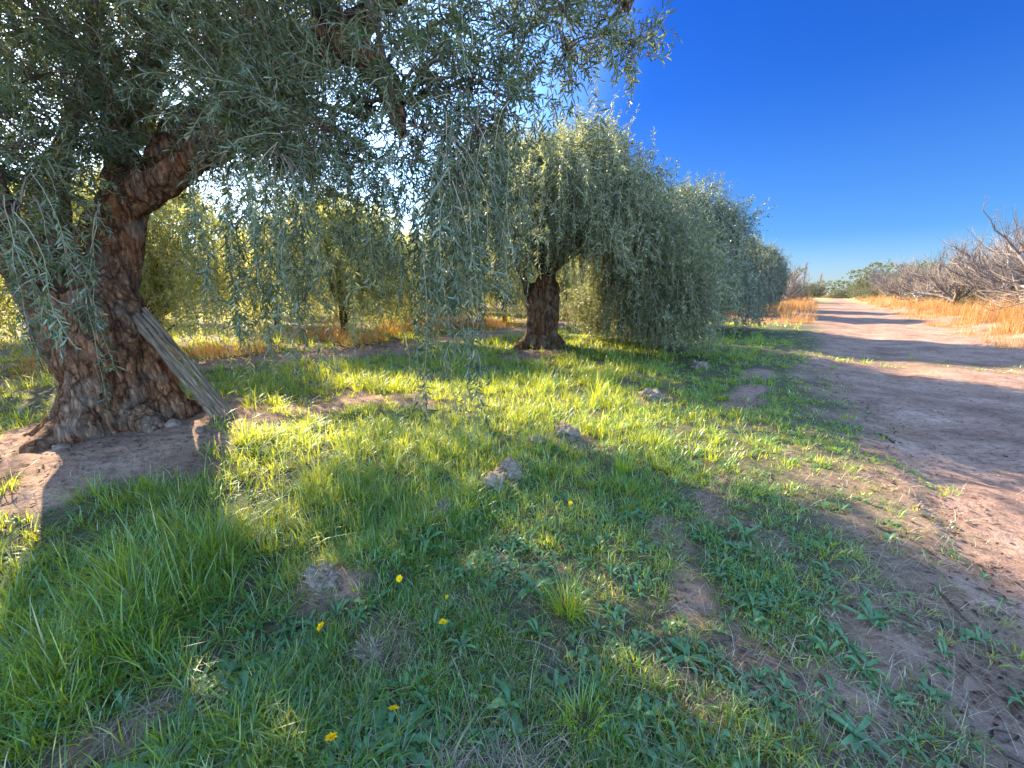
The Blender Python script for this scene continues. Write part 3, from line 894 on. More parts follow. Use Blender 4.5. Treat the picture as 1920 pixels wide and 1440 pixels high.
def row_trunk(name, seed, s=1.0):
    r2 = np.random.default_rng(seed)
    ch = [[[0, 0, -.2, .46], [0, 0, .15, .41], [0, 0, .6, .36], [.02, 0, 1.1, .35], [.05, 0, 1.45, .30], [.10, 0, 1.8, .25]]]
    for k in range(7):
        a = k * 2 * math.pi / 7 + r2.uniform(-.2, .2)
        j = r2.uniform(.85, 1.2)
        zz = [-.1, .1, .35, .75, 1.1, 1.45, 1.7]; rr = [.62, .42, .30, .27, .27, .27, .26]; ra = [.11, .15, .15, .15, .15, .14, .09]
        ch.append([[rr[i] * j * math.cos(a + .5 * zz[i]), rr[i] * j * math.sin(a + .5 * zz[i]), zz[i], ra[i]] for i in range(7)])
    ch.append([[-.20, 0, 1.0, .2], [-.32, -.02, 1.35, .16], [-.46, .0, 1.7, .12], [-.62, .05, 2.1, .11], [-.95, .1, 2.8, .09], [-1.5, .2, 3.6, .05]])
    ch.append([[.10, 0, 1.3, .28], [.12, 0, 1.75, .23], [.12, 0, 2.15, .20], [.2, .1, 2.7, .16], [.3, .3, 3.4, .12], [.3, .5, 4.4, .06]])
    ch.append([[.14, 0, 1.95, .18], [.45, -.1, 2.35, .15], [1.0, -.3, 2.9, .11], [1.7, -.6, 3.4, .06]])
    ch.append([[.12, .1, 1.9, .16], [.1, -.4, 2.5, .12], [-.1, -1.0, 3.2, .09], [-.2, -1.6, 3.7, .05]])
    ch.append([[.1, .1, 1.9, .16], [-.1, .6, 2.5, .12], [-.3, 1.2, 3.2, .08], [-.3, 1.8, 3.6, .05]])
    return fused(name, ch, .03, M_BARK2, .045, 5, seed, 1, .5)


rng = np.random.default_rng(11)
tr_me = row_trunk("row_olive_trunk", 5)
t2 = thing("olive_tree", "olive tree with stout forked trunk standing alone in the sunlit grass", "olive tree", (*T2, gz(*T2) - .03), 0, "olive trees of the front row")
obj("trunk", tr_me, t2)
# its right side bends over and hangs down to the grass
skirt2 = []
for k in range(64):
    a_ = rng.uniform(-.55, 1.15); r_ = rng.uniform(2.1, 3.9)
    skirt2.append((r_ * math.cos(a_), r_ * math.sin(a_), rng.uniform(.45, 3.6 - .4 * (r_ - 2)), 1.35))
obj("crown", olive_crown("forked_olive_crown", rng, 2.8, 2.05, 4.65, 66, 100, .5, 1.1, 1.65, .09, M_OLIVE_FAR, .022, .34, hangf=.3, more=skirt2), t2)

p3 = row(16.85, -5.5)
t3 = thing("olive_tree", "dense dark olive tree behind the hanging right side of the forked olive", "olive tree", (*p3, gz(*p3)), 1.2, "olive trees of the front row")
obj("trunk", tr_me, t3)
obj("crown", olive_crown("dense_olive_crown", rng, 3.25, .30, 4.8, 92, 120, .58, 1.3, .10, .105, M_OLIVE_SHADED, .028, .3, hangf=.45), t3)
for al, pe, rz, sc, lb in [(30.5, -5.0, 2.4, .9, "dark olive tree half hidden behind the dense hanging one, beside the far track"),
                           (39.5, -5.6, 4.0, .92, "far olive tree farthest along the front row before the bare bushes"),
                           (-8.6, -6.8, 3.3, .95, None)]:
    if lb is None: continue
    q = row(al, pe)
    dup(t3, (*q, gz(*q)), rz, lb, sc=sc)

# ------------------------------------------------------------------ young yellow-green olives of the rows behind
rng = np.random.default_rng(23)
r3 = np.random.default_rng(2)
yt = fused("young_olive_trunk", [[[0, 0, -.1, .16], [0, 0, .2, .13], [.03, 0, .8, .11], [.0, .02, 1.3, .10]],
                                 [[0, 0, 1.1, .10], [-.3, .1, 1.7, .07], [-.7, .2, 2.4, .04]], [[0, 0, 1.1, .10], [.3, -.1, 1.8, .07], [.6, -.1, 2.6, .04]],
                                 [[0, 0, 1.2, .09], [.0, .3, 1.9, .06], [.1, .5, 2.8, .03]], [[0, 0, 1.1, .08], [.1, -.35, 1.8, .05], [.1, -.7, 2.4, .03]]],
           .03, M_BARK2, .012, 7, 8, 1, 0)
proto = []
for k in range(3):
    r_ = thing("olive_tree", "x", "olive tree", (0, 0, 0), group="young olive trees behind the footpath")
    obj("trunk", yt, r_)
    obj("crown", olive_crown("young_olive_crown", rng, [2.3, 2.6, 2.2][k], .55, [4.0, 4.3, 3.8][k], 46, 72, .6, 1.3, .12, .115, M_YOUNG, .04, .3, hangf=.5), r_)
    proto.append(r_)
young = [(-3.0, -13.2, "yellow-green young olive tree seen left of the nearest trunk"),
         (2.2, -13.6, "yellow-green young olive tree behind the leaning poles"),
         (6.6, -12.2, "young olive tree with thin trunk standing in yellow weeds at the footpath"),
         (11.0, -13.4, "young olive tree seen through the hanging twigs, left of the longest strand"),
         (15.6, -12.8, "young olive tree seen behind the longest hanging strand"),
         (20.5, -13.4, "young olive tree just left of the forked trunk in the distance"),
         (26.0, -13.0, "pale young olive tree seen past the right side of the forked trunk"),
         (0.5, -20.5, "small far olive tree glimpsed over the leaning poles"),
         (7.5, -20.0, "small far olive tree second back from the thin trunked one"),
         (14.0, -20.5, "small far olive tree in the third row near the orange weeds"),
         (21.0, -20.0, "small far olive tree in the third row behind the longest strand"),
         (29.0, -20.5, "farthest small olive tree in the third row beside pale ploughed soil"),
         (-6.0, -18.5, "small far olive tree at the left edge beyond the path"),
         (4.0, -27.5, "far olive tree of the fourth row seen low between the nearest trunk and the poles"),
         (11.0, -27.0, "far olive tree of the fourth row above the orange weeds"),
         (18.0, -27.5, "far olive tree of the fourth row seen between the hanging curtains"),
         (26.0, -27.0, "far olive tree of the fourth row left of the forked trunk"),
         (35.0, -26.0, "far olive tree of the fourth row straight behind the forked trunk"),
         (36.0, -19.0, "far olive tree standing on pale soil just right of the forked trunk"),
         (32.5, -13.2, "pale olive tree glimpsed under the hanging skirt of the dense olive"),
         (-8.5, -11.8, "young olive tree with brown trunk cut by the left edge")]
for k, (al, pe, lb) in enumerate(young):
    q = row(al, pe)
    loc = (*q, gz(*q)); rz = float(r3.uniform(0, 6.28)); sc = float(r3.uniform(.88, 1.12))
    if k < 3:
        o = proto[k]; o.location = loc; o.rotation_euler = (0, 0, rz); o.scale = (sc, sc, sc); o['label'] = lb
    else:
        dup(proto[k % 3], loc, rz, lb, sc=sc)


# ------------------------------------------------------------------ bare orchard trees and bushes
def bare_tree(seed, Ht, spread):
    rg = np.random.default_rng(seed)
    lv = {0: [], 1: [], 2: [], 3: []}

    def branch(p, d, L, r, level, K):
        pts = [p]; q = p; dd = d / np.linalg.norm(d)
        for k in range(1, K):
            dd = dd + rg.normal(0, .17 if level < 3 else .10, 3) + np.array([0, 0, .05 if level else 0.02])
            dd = dd / np.linalg.norm(dd)
            q = q + dd * L / (K - 1); pts.append(q)
        pts = np.array(pts)
        lv[level].append((pts, r, r * (.55 if level < 2 else .3)))
        return pts, dd
    K = 6
    tp, d = branch(np.zeros(3) - [0, 0, .1], np.array([rg.normal(0, .2), rg.normal(0, .2), 1.]), .75, .14, 0, K)
    for s in range(6):
        a = s * 6.283 / 6 + rg.normal(0, .3)
        p1, d1 = branch(tp[-1] - [0, 0, rg.uniform(0, .25)], np.array([math.cos(a) * spread, math.sin(a) * spread, rg.uniform(.55, 1.1)]), Ht * rg.uniform(.45, .62), .075, 1, K)
        for j in range(12):
            i = rg.integers(1, K)
            dv = nrm(p1[i] - p1[i - 1]) + rg.normal(0, .6, 3) + [0, 0, .25]
            p2, d2 = branch(p1[i], dv, Ht * rg.uniform(.2, .36), .028, 2, K)
            for t in range(14):
                i = rg.integers(1, K)
                dv = nrm(p2[i] - p2[i - 1]) * .8 + rg.normal(0, .5, 3) + [0, 0, .55]
                branch(p2[i], dv, rg.uniform(.25, .85), .0075, 3, K)
    out = {}
    for k, sides in ((0, 8), (1, 6), (2, 4), (3, 3)):
        pts = np.stack([b[0] for b in lv[k]])
        rad = np.stack([np.linspace(b[1], b[2], pts.shape[1]) for b in lv[k]])
        out[k] = tubes(pts, rad, sides)

    def join(keys):
        vs, fs, n0 = [], [], 0
        for k in keys:
            vs.append(out[k][0]); fs.append(out[k][1] + n0); n0 += len(out[k][0])
        return np.concatenate(vs), np.concatenate(fs)
    return mesh_np("bare_wood", *join((0, 1)), M_BARE, smooth=True), mesh_np("bare_twigs", *join((2, 3)), M_BARETWIG)


bt = []
for k, (H_, sp) in enumerate([(3.9, .9), (3.4, 1.1), (3.6, .8)]):
    r_ = thing("bare_tree", "x", "bare tree", group="leafless orchard trees")
    a, b = bare_tree(40 + k, H_, sp)
    obj("trunk", a, r_); obj("crown", b, r_)
    bt.append(r_)
bare = [(24.5, 7.9, 1.62, "tall leafless tree at the right edge with twigs reaching highest against the sky"),
        (30.5, 7.4, 1.30, "leafless tree with pale leaning trunk behind the brightest orange grass"),
        (35.5, 7.8, 1.35, "grey leafless tree left of the pale leaning trunk"),
        (41.0, 7.2, 1.26, "grey leafless tree with several stems beyond the orange grass"),
        (47.0, 7.6, 1.35, "leafless tree with pale arched limb right of the far track"),
        (53.5, 7.2, 1.26, "smaller leafless tree farther along the right of the track"),
        (61.0, 7.4, 1.30, "far leafless tree sixth along the right hand row"),
        (69.0, 7.2, 1.30, "far leafless tree seventh along the right hand row"),
        (79.0, 7.0, 1.35, "farthest leafless tree of the right hand row before the green bushes"),
        (31.5, 12.6, 1.44, "leafless tree in the second right hand row, at the frame edge"),
        (37.5, 12.8, 1.40, "leafless tree in the second right hand row behind the leaning trunk"),
        (44.0, 12.6, 1.44, "leafless tree deep in the second right hand row"),
        (52.0, 12.4, 1.40, "far leafless tree in the second right hand row"),
        (34.0, 9.9, 1.35, "leafless tree between the two right hand rows behind the grey many stemmed ones"),
        (44.0, 9.8, 1.30, "leafless tree between the two right hand rows midway along"),
        (57.0, 9.6, 1.35, "leafless tree between the two right hand rows far along"),
        (65.0, 9.8, 1.35, "leafless tree between the two right hand rows near the green bushes"),
        (74.0, 7.2, 1.30, "far slender leafless tree eighth along the right hand row"),
        (47.0, -3.8, 1.22, "purple grey leafless tree on the left of the far track"),
        (40.5, -5.4, 1.17, "purple grey leafless tree right beside the dark far olive"),
        (57.0, -3.4, 1.17, "small purple leafless tree nearest the end of the track on its left"),
        (68.0, -4.5, 1.26, "purple leafless tree last on the left of the track")]
rb = np.random.default_rng(4)
for k, (al, pe, sc, lb) in enumerate(bare):
    q = row(al, pe)
    loc = (*q, gz(*q)); rz = float(rb.uniform(0, 6.28))
    if k < 3:
        o = bt[k]; o.location = loc; o.rotation_euler = (0, 0, rz); o.scale = (sc, sc, sc); o['label'] = lb
    else:
        dup(bt[k % 3], loc, rz, lb, sc=sc)


def bush_mesh(seed, Rc, Hc, n_, leaf):
    rg = np.random.default_rng(seed)
    v = nrm(rg.normal(0, 1, (n_, 3))); v[:, 2] = np.abs(v[:, 2])
    lob = 1 + .35 * fbm(v[:, 0] * 2.3 + seed, v[:, 1] * 2.3, v[:, 2] * 2.3, seed=seed)
    p = v * (rg.random(n_) ** .4 * lob)[:, None] * np.array([Rc, Rc, Hc])
    d = nrm(v * .5 + np.array([0, 0, .6]) + rg.normal(0, .5, (n_, 3)))
    L = rg.uniform(.3, .7, n_)
    sh = grow(rg, p, d, L, np.full(n_, .3), 5, .1)
    return foliage_mesh("bush_foliage", rg, sh, L, .06, leaf, leaf * .35, M_BUSH, M_BARETWIG, .006, None)


bm = [bush_mesh(60, 2.0, 2.6, 1500, .15), bush_mesh(61, 2.4, 2.2, 1500, .15)]
bushes = [(33.0, 11.0, 1.45, "grey green bush behind the leafless trees at the right edge"), (40.0, 10.6, 1.5, "grey green bush behind the leaning pale trunk"),
          (48.0, 10.6, 1.5, "grey green bush deep behind the right hand leafless row"), (57.0, 10.2, 1.5, "grey green bush midway behind the leafless row"),
          (68.0, 9.6, 1.65, "olive green bush beyond the leafless trees on the right"), (84.0, 8.6, 1.65, "olive green bush closing the right side of the track"),
          (101.0, 7.4, 1.6, "farthest green bush right of the end of the track"), (74.0, -4.0, 1.15, "round green bush left of the end of the track"),
          (74.0, -9.0, 1.7, "dull green bush behind the purple leafless trees on the left"), (112.0, 2.6, .9, "dark little bush at the very end of the track"), (120.0, -2.2, 1.3, "low grey bush closing the far end of the track on the left"), (122.0, 6.5, 1.4, "low grey bush closing the far end of the track on the right"), (92.0, -5.5, 1.3, "dull low bush between the round bush and the poplars")]
for k, (al, pe, sc, lb) in enumerate(bushes):
    q = row(al, pe)
    o = obj("bush", bm[k % 2], None, (*q, gz(*q) - .1))
    o.rotation_euler = (0, 0, float(rb.uniform(0, 6.28))); o.scale = (sc, sc, sc)
    tag(o, lb, "bush", "bushes along the track")


# the far woods that close the view
rg = np.random.default_rng(91)
N = 7000
az_ = rg.uniform(R(-72), R(72), N)
keep = ~((az_ > R(35.5)) & (az_ < R(40.5)))
dist_ = np.where(keep, np.where(az_ < R(36), 62 + 14 * rg.random(N), 95 + 20 * rg.random(N)), 165 + 10 * rg.random(N))
xx, yy = dist_ * np.sin(az_), dist_ * np.cos(az_)
hh = (3.6 + 2.6 * fbm(az_ * 16, az_ * 0, seed=95)) * np.where(az_ < R(36), 1.25, 1.2)
p0 = np.stack([xx, yy, height(xx, yy) + hh * rg.random(N) ** .8], 1)
sh = grow(rg, p0, nrm(rg.normal(0, .5, (N, 3)) + [0, 0, .6]), rg.uniform(.6, 1.4, N), np.full(N, .3), 4, .1)
tag(obj("far_woods", foliage_mesh("far_woods", rg, sh, rg.uniform(.6, 1.4, N), .075, .55, .22, M_BUSH, M_BARETWIG, .012)), "hazy green woods far behind the orchards", "woods", kind="stuff")


def poplar(seed, Hp):
    rg = np.random.default_rng(seed)
    S = 110
    z = rg.uniform(.08, .97, S) * Hp
    a = rg.uniform(0, 6.28, S)
    p0 = np.stack([0 * z, 0 * z, z], 1)
    d = np.stack([np.cos(a) * .32, np.sin(a) * .32, np.ones(S)], 1)
    L = (Hp - z) * .32 + .5
    sh = grow(rg, p0, d, L, np.zeros(S), 6, .06)
    v, f = tubes(sh, np.linspace(.040, .015, 6)[None] * np.ones((S, 1)), 3)
    tk = tubes(np.array([[0, 0, -.2], [0, .02, Hp * .5], [.03, 0, Hp]])[None], np.array([[.2, .12, .02]]), 6)
    return mesh_np("poplar_twigs", v, f, M_BARETWIG), mesh_np("poplar_trunk", *tk, M_BARE)


pa, pb = poplar(9, 9.0)
for k, (al, pe, sc, lb) in enumerate([(128, -4.6, 1.0, "tall bare poplar standing at the far end of the track"), (132, -1.2, .72, "shorter bare poplar right of the tall one at the end")]):
    q = row(al, pe)
    o = thing("poplar_tree", lb, "poplar", (*q, gz(*q)), .7 * k, "bare poplars at the end of the track", sc)
    obj("trunk", pb, o); obj("crown", pa, o)


# ------------------------------------------------------------------ grass and ground cover
def blades(rg, x, y, h, w, lean_az, lean, rnd, segs=3):
    z = height(x, y) - .006
    N = len(x)
    s = np.array([0, .42, .78, 1.0]) if segs == 3 else np.array([0, .55, 1.0])
    dirh = np.stack([np.cos(lean_az), np.sin(lean_az), 0 * x], 1)
    wd_az = lean_az + math.pi / 2 + rg.normal(0, .5, N)
    wd = np.stack([np.cos(wd_az), np.sin(wd_az), 0 * x], 1)
    base = np.stack([x, y, z], 1)
    vs = []
    for si in s:
        hor = lean * h * (si * .35 + si ** 2 * .65)
        ver = h * si * (1 - .42 * np.minimum(lean, 1.3) * si ** 1.2)
        p = base + dirh * hor[:, None]; p[:, 2] += np.maximum(ver, .004 * si)
        ww = w * (1 - .12 * si - .83 * si ** 2.2) * .5
        vs += [p + wd * ww[:, None], p - wd * ww[:, None]]
    v = np.stack(vs, 1).reshape(-1, 3)
    o = np.arange(N)[:, None] * (2 * len(s))
    f = np.concatenate([o + [2 * k, 2 * k + 1, 2 * k + 3, 2 * k + 2] for k in range(len(s) - 1)], 1).reshape(-1, 4)
    return v, f, np.repeat(rnd, 2 * len(s))


def polar(rg, N, r0, r1, p, az=R(66)):
    """points round the viewer; p=0 thins with 1/r2, p=1 with 1/r, p=2 even"""
    u = rg.random(N)
    r = r0 * (r1 / r0) ** u if p == 0 else (r0 ** p + u * (r1 ** p - r0 ** p)) ** (1 / p)
    a = rg.uniform(-az, az, N)
    return r * np.sin(a), r * np.cos(a)


rng = np.random.default_rng(31)


def tuft_height(x, y):
    """tall in the damp left foreground and under the trees, short towards the track"""
    al, pe = ap(x, y)
    lo, _ = track_edges(al)
    t = np.maximum(sstep(1.5, 3.5, lo - pe), .6 * sstep(2.6, 4.5, al) * sstep(.5, 2.0, lo - pe))
    return (.060 + .125 * t) * (1 + .75 * fbm(x * 1.1, y * 1.1, seed=51)) * (.85 + .5 * sstep(.0, .5, fbm(x * .5 + 9, y * .5, seed=52)))


vs, fs, rs, n0 = [], [], [], 0


def add_blades(t):
    global n0
    vs.append(t[0]); fs.append(t[1] + n0); rs.append(t[2]); n0 += len(t[0])


for (N, r0, r1, p, per, rad, segs, thick) in [(15000, .9, 9, 0, 16, .045, 3, 1.0), (9000, 2.0, 16, 1, 16, .07, 3, 1.25), (9000, 6, 40, 1, 13, .13, 2, 2.2)]:
    cx, cy = polar(rng, N, r0, r1, p)
    g = grass_amt(cx, cy)
    patch = .25 + .75 * sstep(-.2, .15, fbm(cx * 2.1, cy * 2.1, seed=44))
    al_, pe_ = ap(cx, cy)
    mid = sstep(-2.6, -1.6, pe_) * sstep(3.4, 2.4, al_)          # trodden, weedy turf nearest the viewer
    keep = rng.random(N) < g * patch * (1 - .28 * mid)
    cx, cy = cx[keep], cy[keep]
    hh = tuft_height(cx, cy) * (.55 + .95 * rng.beta(1.4, 2.2, len(cx)))
    cr = rng.normal(0, .10, len(cx)) + .25 * fbm(cx * .9, cy * .9, seed=46)
    idx = np.repeat(np.arange(len(cx)), per)
    M = len(idx)
    a = rng.uniform(0, 6.283, M); q = rad * np.sqrt(rng.random(M)) * rng.uniform(.6, 1.4, len(cx))[idx]
    x = cx[idx] + q * np.cos(a); y = cy[idx] + q * np.sin(a)
    dist = np.hypot(x, y)
    h = hh[idx] * rng.uniform(.45, 1.45, M)
    w = rng.uniform(.0022, .0062, M) * thick * (1 + dist / 14)
    laz = a + rng.normal(0, .8, M)
    ln = np.abs(rng.normal(.55, .5, M)) + .15
    rv = np.clip(rng.beta(2, 2.6, M) * .85 + cr[idx], 0, .88)
    dead = rng.random(M) < (.05 + .16 * (1 - g[keep][idx]))
    rv[dead] = rng.uniform(.92, 1, dead.sum())
    add_blades(blades(rng, x, y, h, w, laz, ln, rv, segs))
me = mesh_np("grass", np.concatenate(vs), np.concatenate(fs), M_GRASS, {"rnd": np.concatenate(rs)}, smooth=True)
tag(obj("grass", me), "lush green grass growing between the olive trees and the track", "grass", kind="stuff")

# dead straw lying in the thin places
vs, fs, rs, n0 = [], [], [], 0
for (N, r0, r1, p, th) in [(95000, .9, 9, 0, 1.0), (26000, 3, 22, 1, 1.6)]:
    x, y = polar(rng, N, r0, r1, p)
    g = grass_amt(x, y); al, pe = ap(x, y); lo, hi = track_edges(al)
    b = np.maximum(bare_amt(x, y) * .85, .16 * g) + .55 * np.exp(-((pe - lo + .25) / .45) ** 2)
    b = b * (.35 + .65 * sstep(-.1, .25, fbm(x * 2.5, y * 2.5, seed=71)))
    b = b * sstep(.7, 1.6, np.hypot(x - T1[0], y - T1[1]))
    k = rng.random(N) < np.clip(b, 0, 1)
    x, y = x[k], y[k]; M = len(x)
    add_blades(blades(rng, x, y, rng.uniform(.03, .12, M), rng.uniform(.0012, .0028, M) * th, rng.uniform(0, 6.28, M), rng.uniform(1.0, 2.6, M), rng.random(M), 2))
me = mesh_np("straw", np.concatenate(vs), np.concatenate(fs), M_STRAW, {"rnd": np.concatenate(rs)})
tag(obj("straw", me), "dead straw strewn through the thin turf", "straw", kind="stuff")

# orange dry weeds along the far track and behind the footpath
vs, fs, rs, n0 = [], [], [], 0


def dry_band(N, al0, al1, pe0, pe1, h0, h1, per, rad, w, thin=.0, seed=0):
    al = rng.uniform(al0, al1, N); pe = rng.uniform(pe0, pe1, N)
    x = al * RA[0] + pe * RP[0]; y = al * RA[1] + pe * RP[1]
    f = fbm(x * .45, y * .45, seed=80 + seed)
    edge = np.minimum(pe - pe0, pe1 - pe) / max(.3 * (pe1 - pe0), .01)
    k = (f > -.06 + thin + .3 * (1 - np.clip(edge, 0, 1))) & (track_mask(x, y) < .3) & (foot_mask(x, y) < .3)
    x, y, f = x[k], y[k], f[k]
    idx = np.repeat(np.arange(len(x)), per); M = len(idx)
    hh = rng.uniform(h0, h1, len(x)) * (.35 + 1.6 * np.clip(f + .15, 0, .55)) * rng.uniform(.6, 1.25, len(x)); cr = rng.normal(0, .22, len(x))
    a = rng.uniform(0, 6.28, M); q = rad * np.sqrt(rng.random(M))
    add_blades(blades(rng, x[idx] + q * np.cos(a), y[idx] + q * np.sin(a), hh[idx] * rng.uniform(.5, 1.15, M), rng.uniform(.6, 1.4, M) * w,
                      a + rng.normal(0, .5, M), np.abs(rng.normal(.35, .25, M)), np.clip(rng.beta(2, 2, M) + cr[idx], 0, 1), 2))


dry_band(1500, 20, 50, 4.7, 8.6, .6, 1.25, 22, .28, .011, 0, 1)
dry_band(800, 24, 50, 8, 14, .6, 1.1, 20, .28, .012, .0, 2)
dry_band(700, 48, 95, 4.4, 8.2, .6, 1.1, 18, .35, .022, 0, 3)
dry_band(900, 17, 50, 4.0, 5.6, .08, .35, 16, .18, .008, .05, 7)
dry_band(1300, 24.5, 60, -6.2, -.2, .6, 1.2, 20, .28, .013, -.03, 4)
dry_band(700, 20, 28, -4.2, .2, .08, .28, 16, .16, .007, .05, 8)
dry_band(1700, -6, 14.5, -13.4, -10.7, .55, 1.1, 20, .25, .008, -.05, 5)
dry_band(600, 13, 32, -14.5, -10.5, .4, .8, 18, .25, .010, .1, 6)
me = mesh_np("dry_grass", np.concatenate(vs), np.concatenate(fs), M_DRY, {"rnd": np.concatenate(rs)})
tag(obj("dry_grass", me), "tall orange dry grass along the far track and footpath", "dry grass", kind="stuff")


vs, fs, rs, n0 = [], [], [], 0
dry_band(3600, -9, 50, -44, -13.5, .15, .5, 14, .4, .018, -.05, 9)
M_FIELD = leaf_mat("field_weed", [(0.0, (.14, .18, .03)), (0.5, (.30, .30, .06)), (0.8, (.44, .34, .10)), (1.0, (.55, .30, .10))], (.55, .48, .06), 0.4, 0.0)
me = mesh_np("field_weeds", np.concatenate(vs), np.concatenate(fs), M_FIELD, {"rnd": np.concatenate(rs)})
tag(obj("field_weeds", me), "yellow green weeds between the far young olive rows", "weeds", kind="stuff")

# broad leaves close to the ground
def strap_leaf(rg, base, az, L, Wd, rise, tooth, segs=8):
    """one broad leaf as a strip; tooth gives the ragged dandelion edge"""
    v = []
    up0 = rise
    d = np.array([math.cos(az), math.sin(az), 0]); sd = np.array([-d[1], d[0], 0])
    for i in range(segs + 1):
        s = i / segs
        pr = math.sin(min(s * 1.08 + .05, 1) * math.pi) ** .8 * (.55 + .6 * s)
        tw = 1 - tooth * (.55 if i % 2 else 0)
        w = max(Wd * .5 * pr * tw, .0012)
        p = base + d * L * s * (1 - .15 * rise * s) + np.array([0, 0, L * (up0 * s - (up0 * .75 + .12) * s * s)])
        p = p + sd * (.16 * math.sin(az * 7)) * L * s * s + sd * .05 * L * math.sin(s * 5 + az * 5)
        v += [p + sd * w + [0, 0, w * .35], p, p - sd * w + [0, 0, w * .35]]
    f = []
    for i in range(segs):
        o = i * 3
        f += [[o, o + 1, o + 4, o + 3], [o + 1, o + 2, o + 5, o + 4]]
    return np.array(v), np.array(f)


def rosette(rg, n_, L, Wd, rise, tooth, base=(0, 0, 0)):
    vs, fs, rs, n0 = [], [], [], 0
    for k in range(n_):
        v, f = strap_leaf(rg, np.array(base, float), k * 2.4 + rg.normal(0, .55), L * rg.uniform(.4, 1.2), Wd * rg.uniform(.75, 1.2), rise * rg.uniform(.5, 1.4), tooth)
        vs.append(v); fs.append(f + n0); n0 += len(v); rs.append(np.full(len(v), np.clip(rg.beta(2, 2), 0, 1)))
    return np.concatenate(vs), np.concatenate(fs), np.concatenate(rs)


rw = np.random.default_rng(77)
vs, fs, rs, n0 = [], [], [], 0
x, y = polar(rw, 4600, .95, 8, 0)
al, pe = ap(x, y); lo, hi = track_edges(al)
wt = sstep(.5, 1.2, .25 + grass_amt(x, y) * .6 + .55 * fbm(x * 1.3 + 4, y * 1.3, seed=91)) * (pe < lo + .1) + .22 * (np.abs(pe - lo + .5) < .6)
k = rw.random(len(x)) < wt * sstep(.9, 1.6, np.hypot(x - T1[0], y - T1[1]))
for (a, b) in zip(x[k], y[k]):
    kind = rw.random()
    t = rosette(rw, rw.integers(5, 10), rw.uniform(.045, .11), rw.uniform(.015, .034), rw.uniform(.5, 1.5), .85 if kind < .6 else 0)
    vs.append(t[0] + [a, b, gz(a, b)]); fs.append(t[1] + n0); rs.append(t[2]); n0 += len(t[0])
me = mesh_np("weeds", np.concatenate(vs), np.concatenate(fs), M_WEED, {"rnd": np.concatenate(rs)}, smooth=True)
tag(obj("weeds", me), "low broad leaved weeds scattered through the turf", "weeds", kind="stuff")

# the weeds large enough to point at
for (px, py, n_, L, Wd, rise, tooth, lb) in [
        (955, 1330, 11, .14, .030, .55, 0, "dark plantain rosette with narrow leaves low in the middle foreground"),
        (1600, 1385, 13, .135, .028, .6, 0, "plantain rosette with pale ribs at the bottom right beside the track"),
        (1630, 1165, 10, .15, .034, .7, 0, "small plantain growing on the bare edge of the track"),
        (1395, 1010, 16, .18, .026, 1.5, 0, "tall leafy dock tuft standing in the thin turf near the track"),
        (1000, 1110, 9, .15, .034, 1.2, 0, "broad leaved dock beside the sunlit grass tuft"),
        (800, 1030, 7, .16, .038, 1.3, 0, "upright dock leaves left of the smallest distant flower"),
        (430, 1260, 9, .19, .050, .35, 1, "ragged dandelion leaves lying flat in the left foreground"),
        (760, 1400, 10, .17, .046, .4, 1, "ragged dandelion rosette below the round yellow flower at the bottom"),
        (690, 1140, 9, .16, .042, .5, 1, "ragged blue green dandelion leaves among three flowers"),
        (1290, 1235, 8, .12, .030, .5, 0, "small blue green rosette right of the bottom plantain")]:
    g = gp(px, py); g = gp(px, py, gz(g[0], g[1]))
    o = obj("weed", mesh_np("weed", *rosette(rw, n_, L, Wd, rise, tooth)[:2], M_WEED, {"rnd": rosette(np.random.default_rng(1), n_, L, Wd, rise, tooth)[2]}, smooth=True),
            None, (g[0], g[1], gz(g[0], g[1]) + .012))
    tag(o, lb, "weed")

# the sunlit tuft and other pointed-at tufts
for (px, py, nb, hh, lb) in [(1065, 1120, 150, .24, "bright yellow green grass tuft catching the sun in the middle foreground"),
                             (1095, 1330, 90, .17, "upright light green grass tuft right of the dark plantain"),
                             (400, 1050, 160, .27, "long arching grass tuft in the shaded left foreground"),
                             (1170, 880, 170, .26, "tall grass tuft right of the grey clods")]:
    g = gp(px, py); z = gz(g[0], g[1])
    a = rng.uniform(0, 6.28, nb); q = .06 * np.sqrt(rng.random(nb))
    v, f, r_ = blades(rng, g[0] + q * np.cos(a), g[1] + q * np.sin(a), hh * rng.uniform(.5, 1.2, nb), rng.uniform(.003, .0058, nb), a + rng.normal(0, .5, nb),
                      np.abs(rng.normal(.5, .35, nb)) + .1, np.clip(rng.beta(2, 2, nb) * .8 + .08, 0, .88), 3)
    o = obj("grass_tuft", mesh_np("grass_tuft", v - [g[0], g[1], z], f, M_GRASS, {"rnd": r_}, smooth=True), None, (g[0], g[1], z))
    tag(o, lb, "grass tuft")

# yellow flowers
M_STEM = noise_mat("flower_stem", [(.3, (.10, .17, .05)), (.7, (.18, .22, .08))], 30, 2, bump=0)


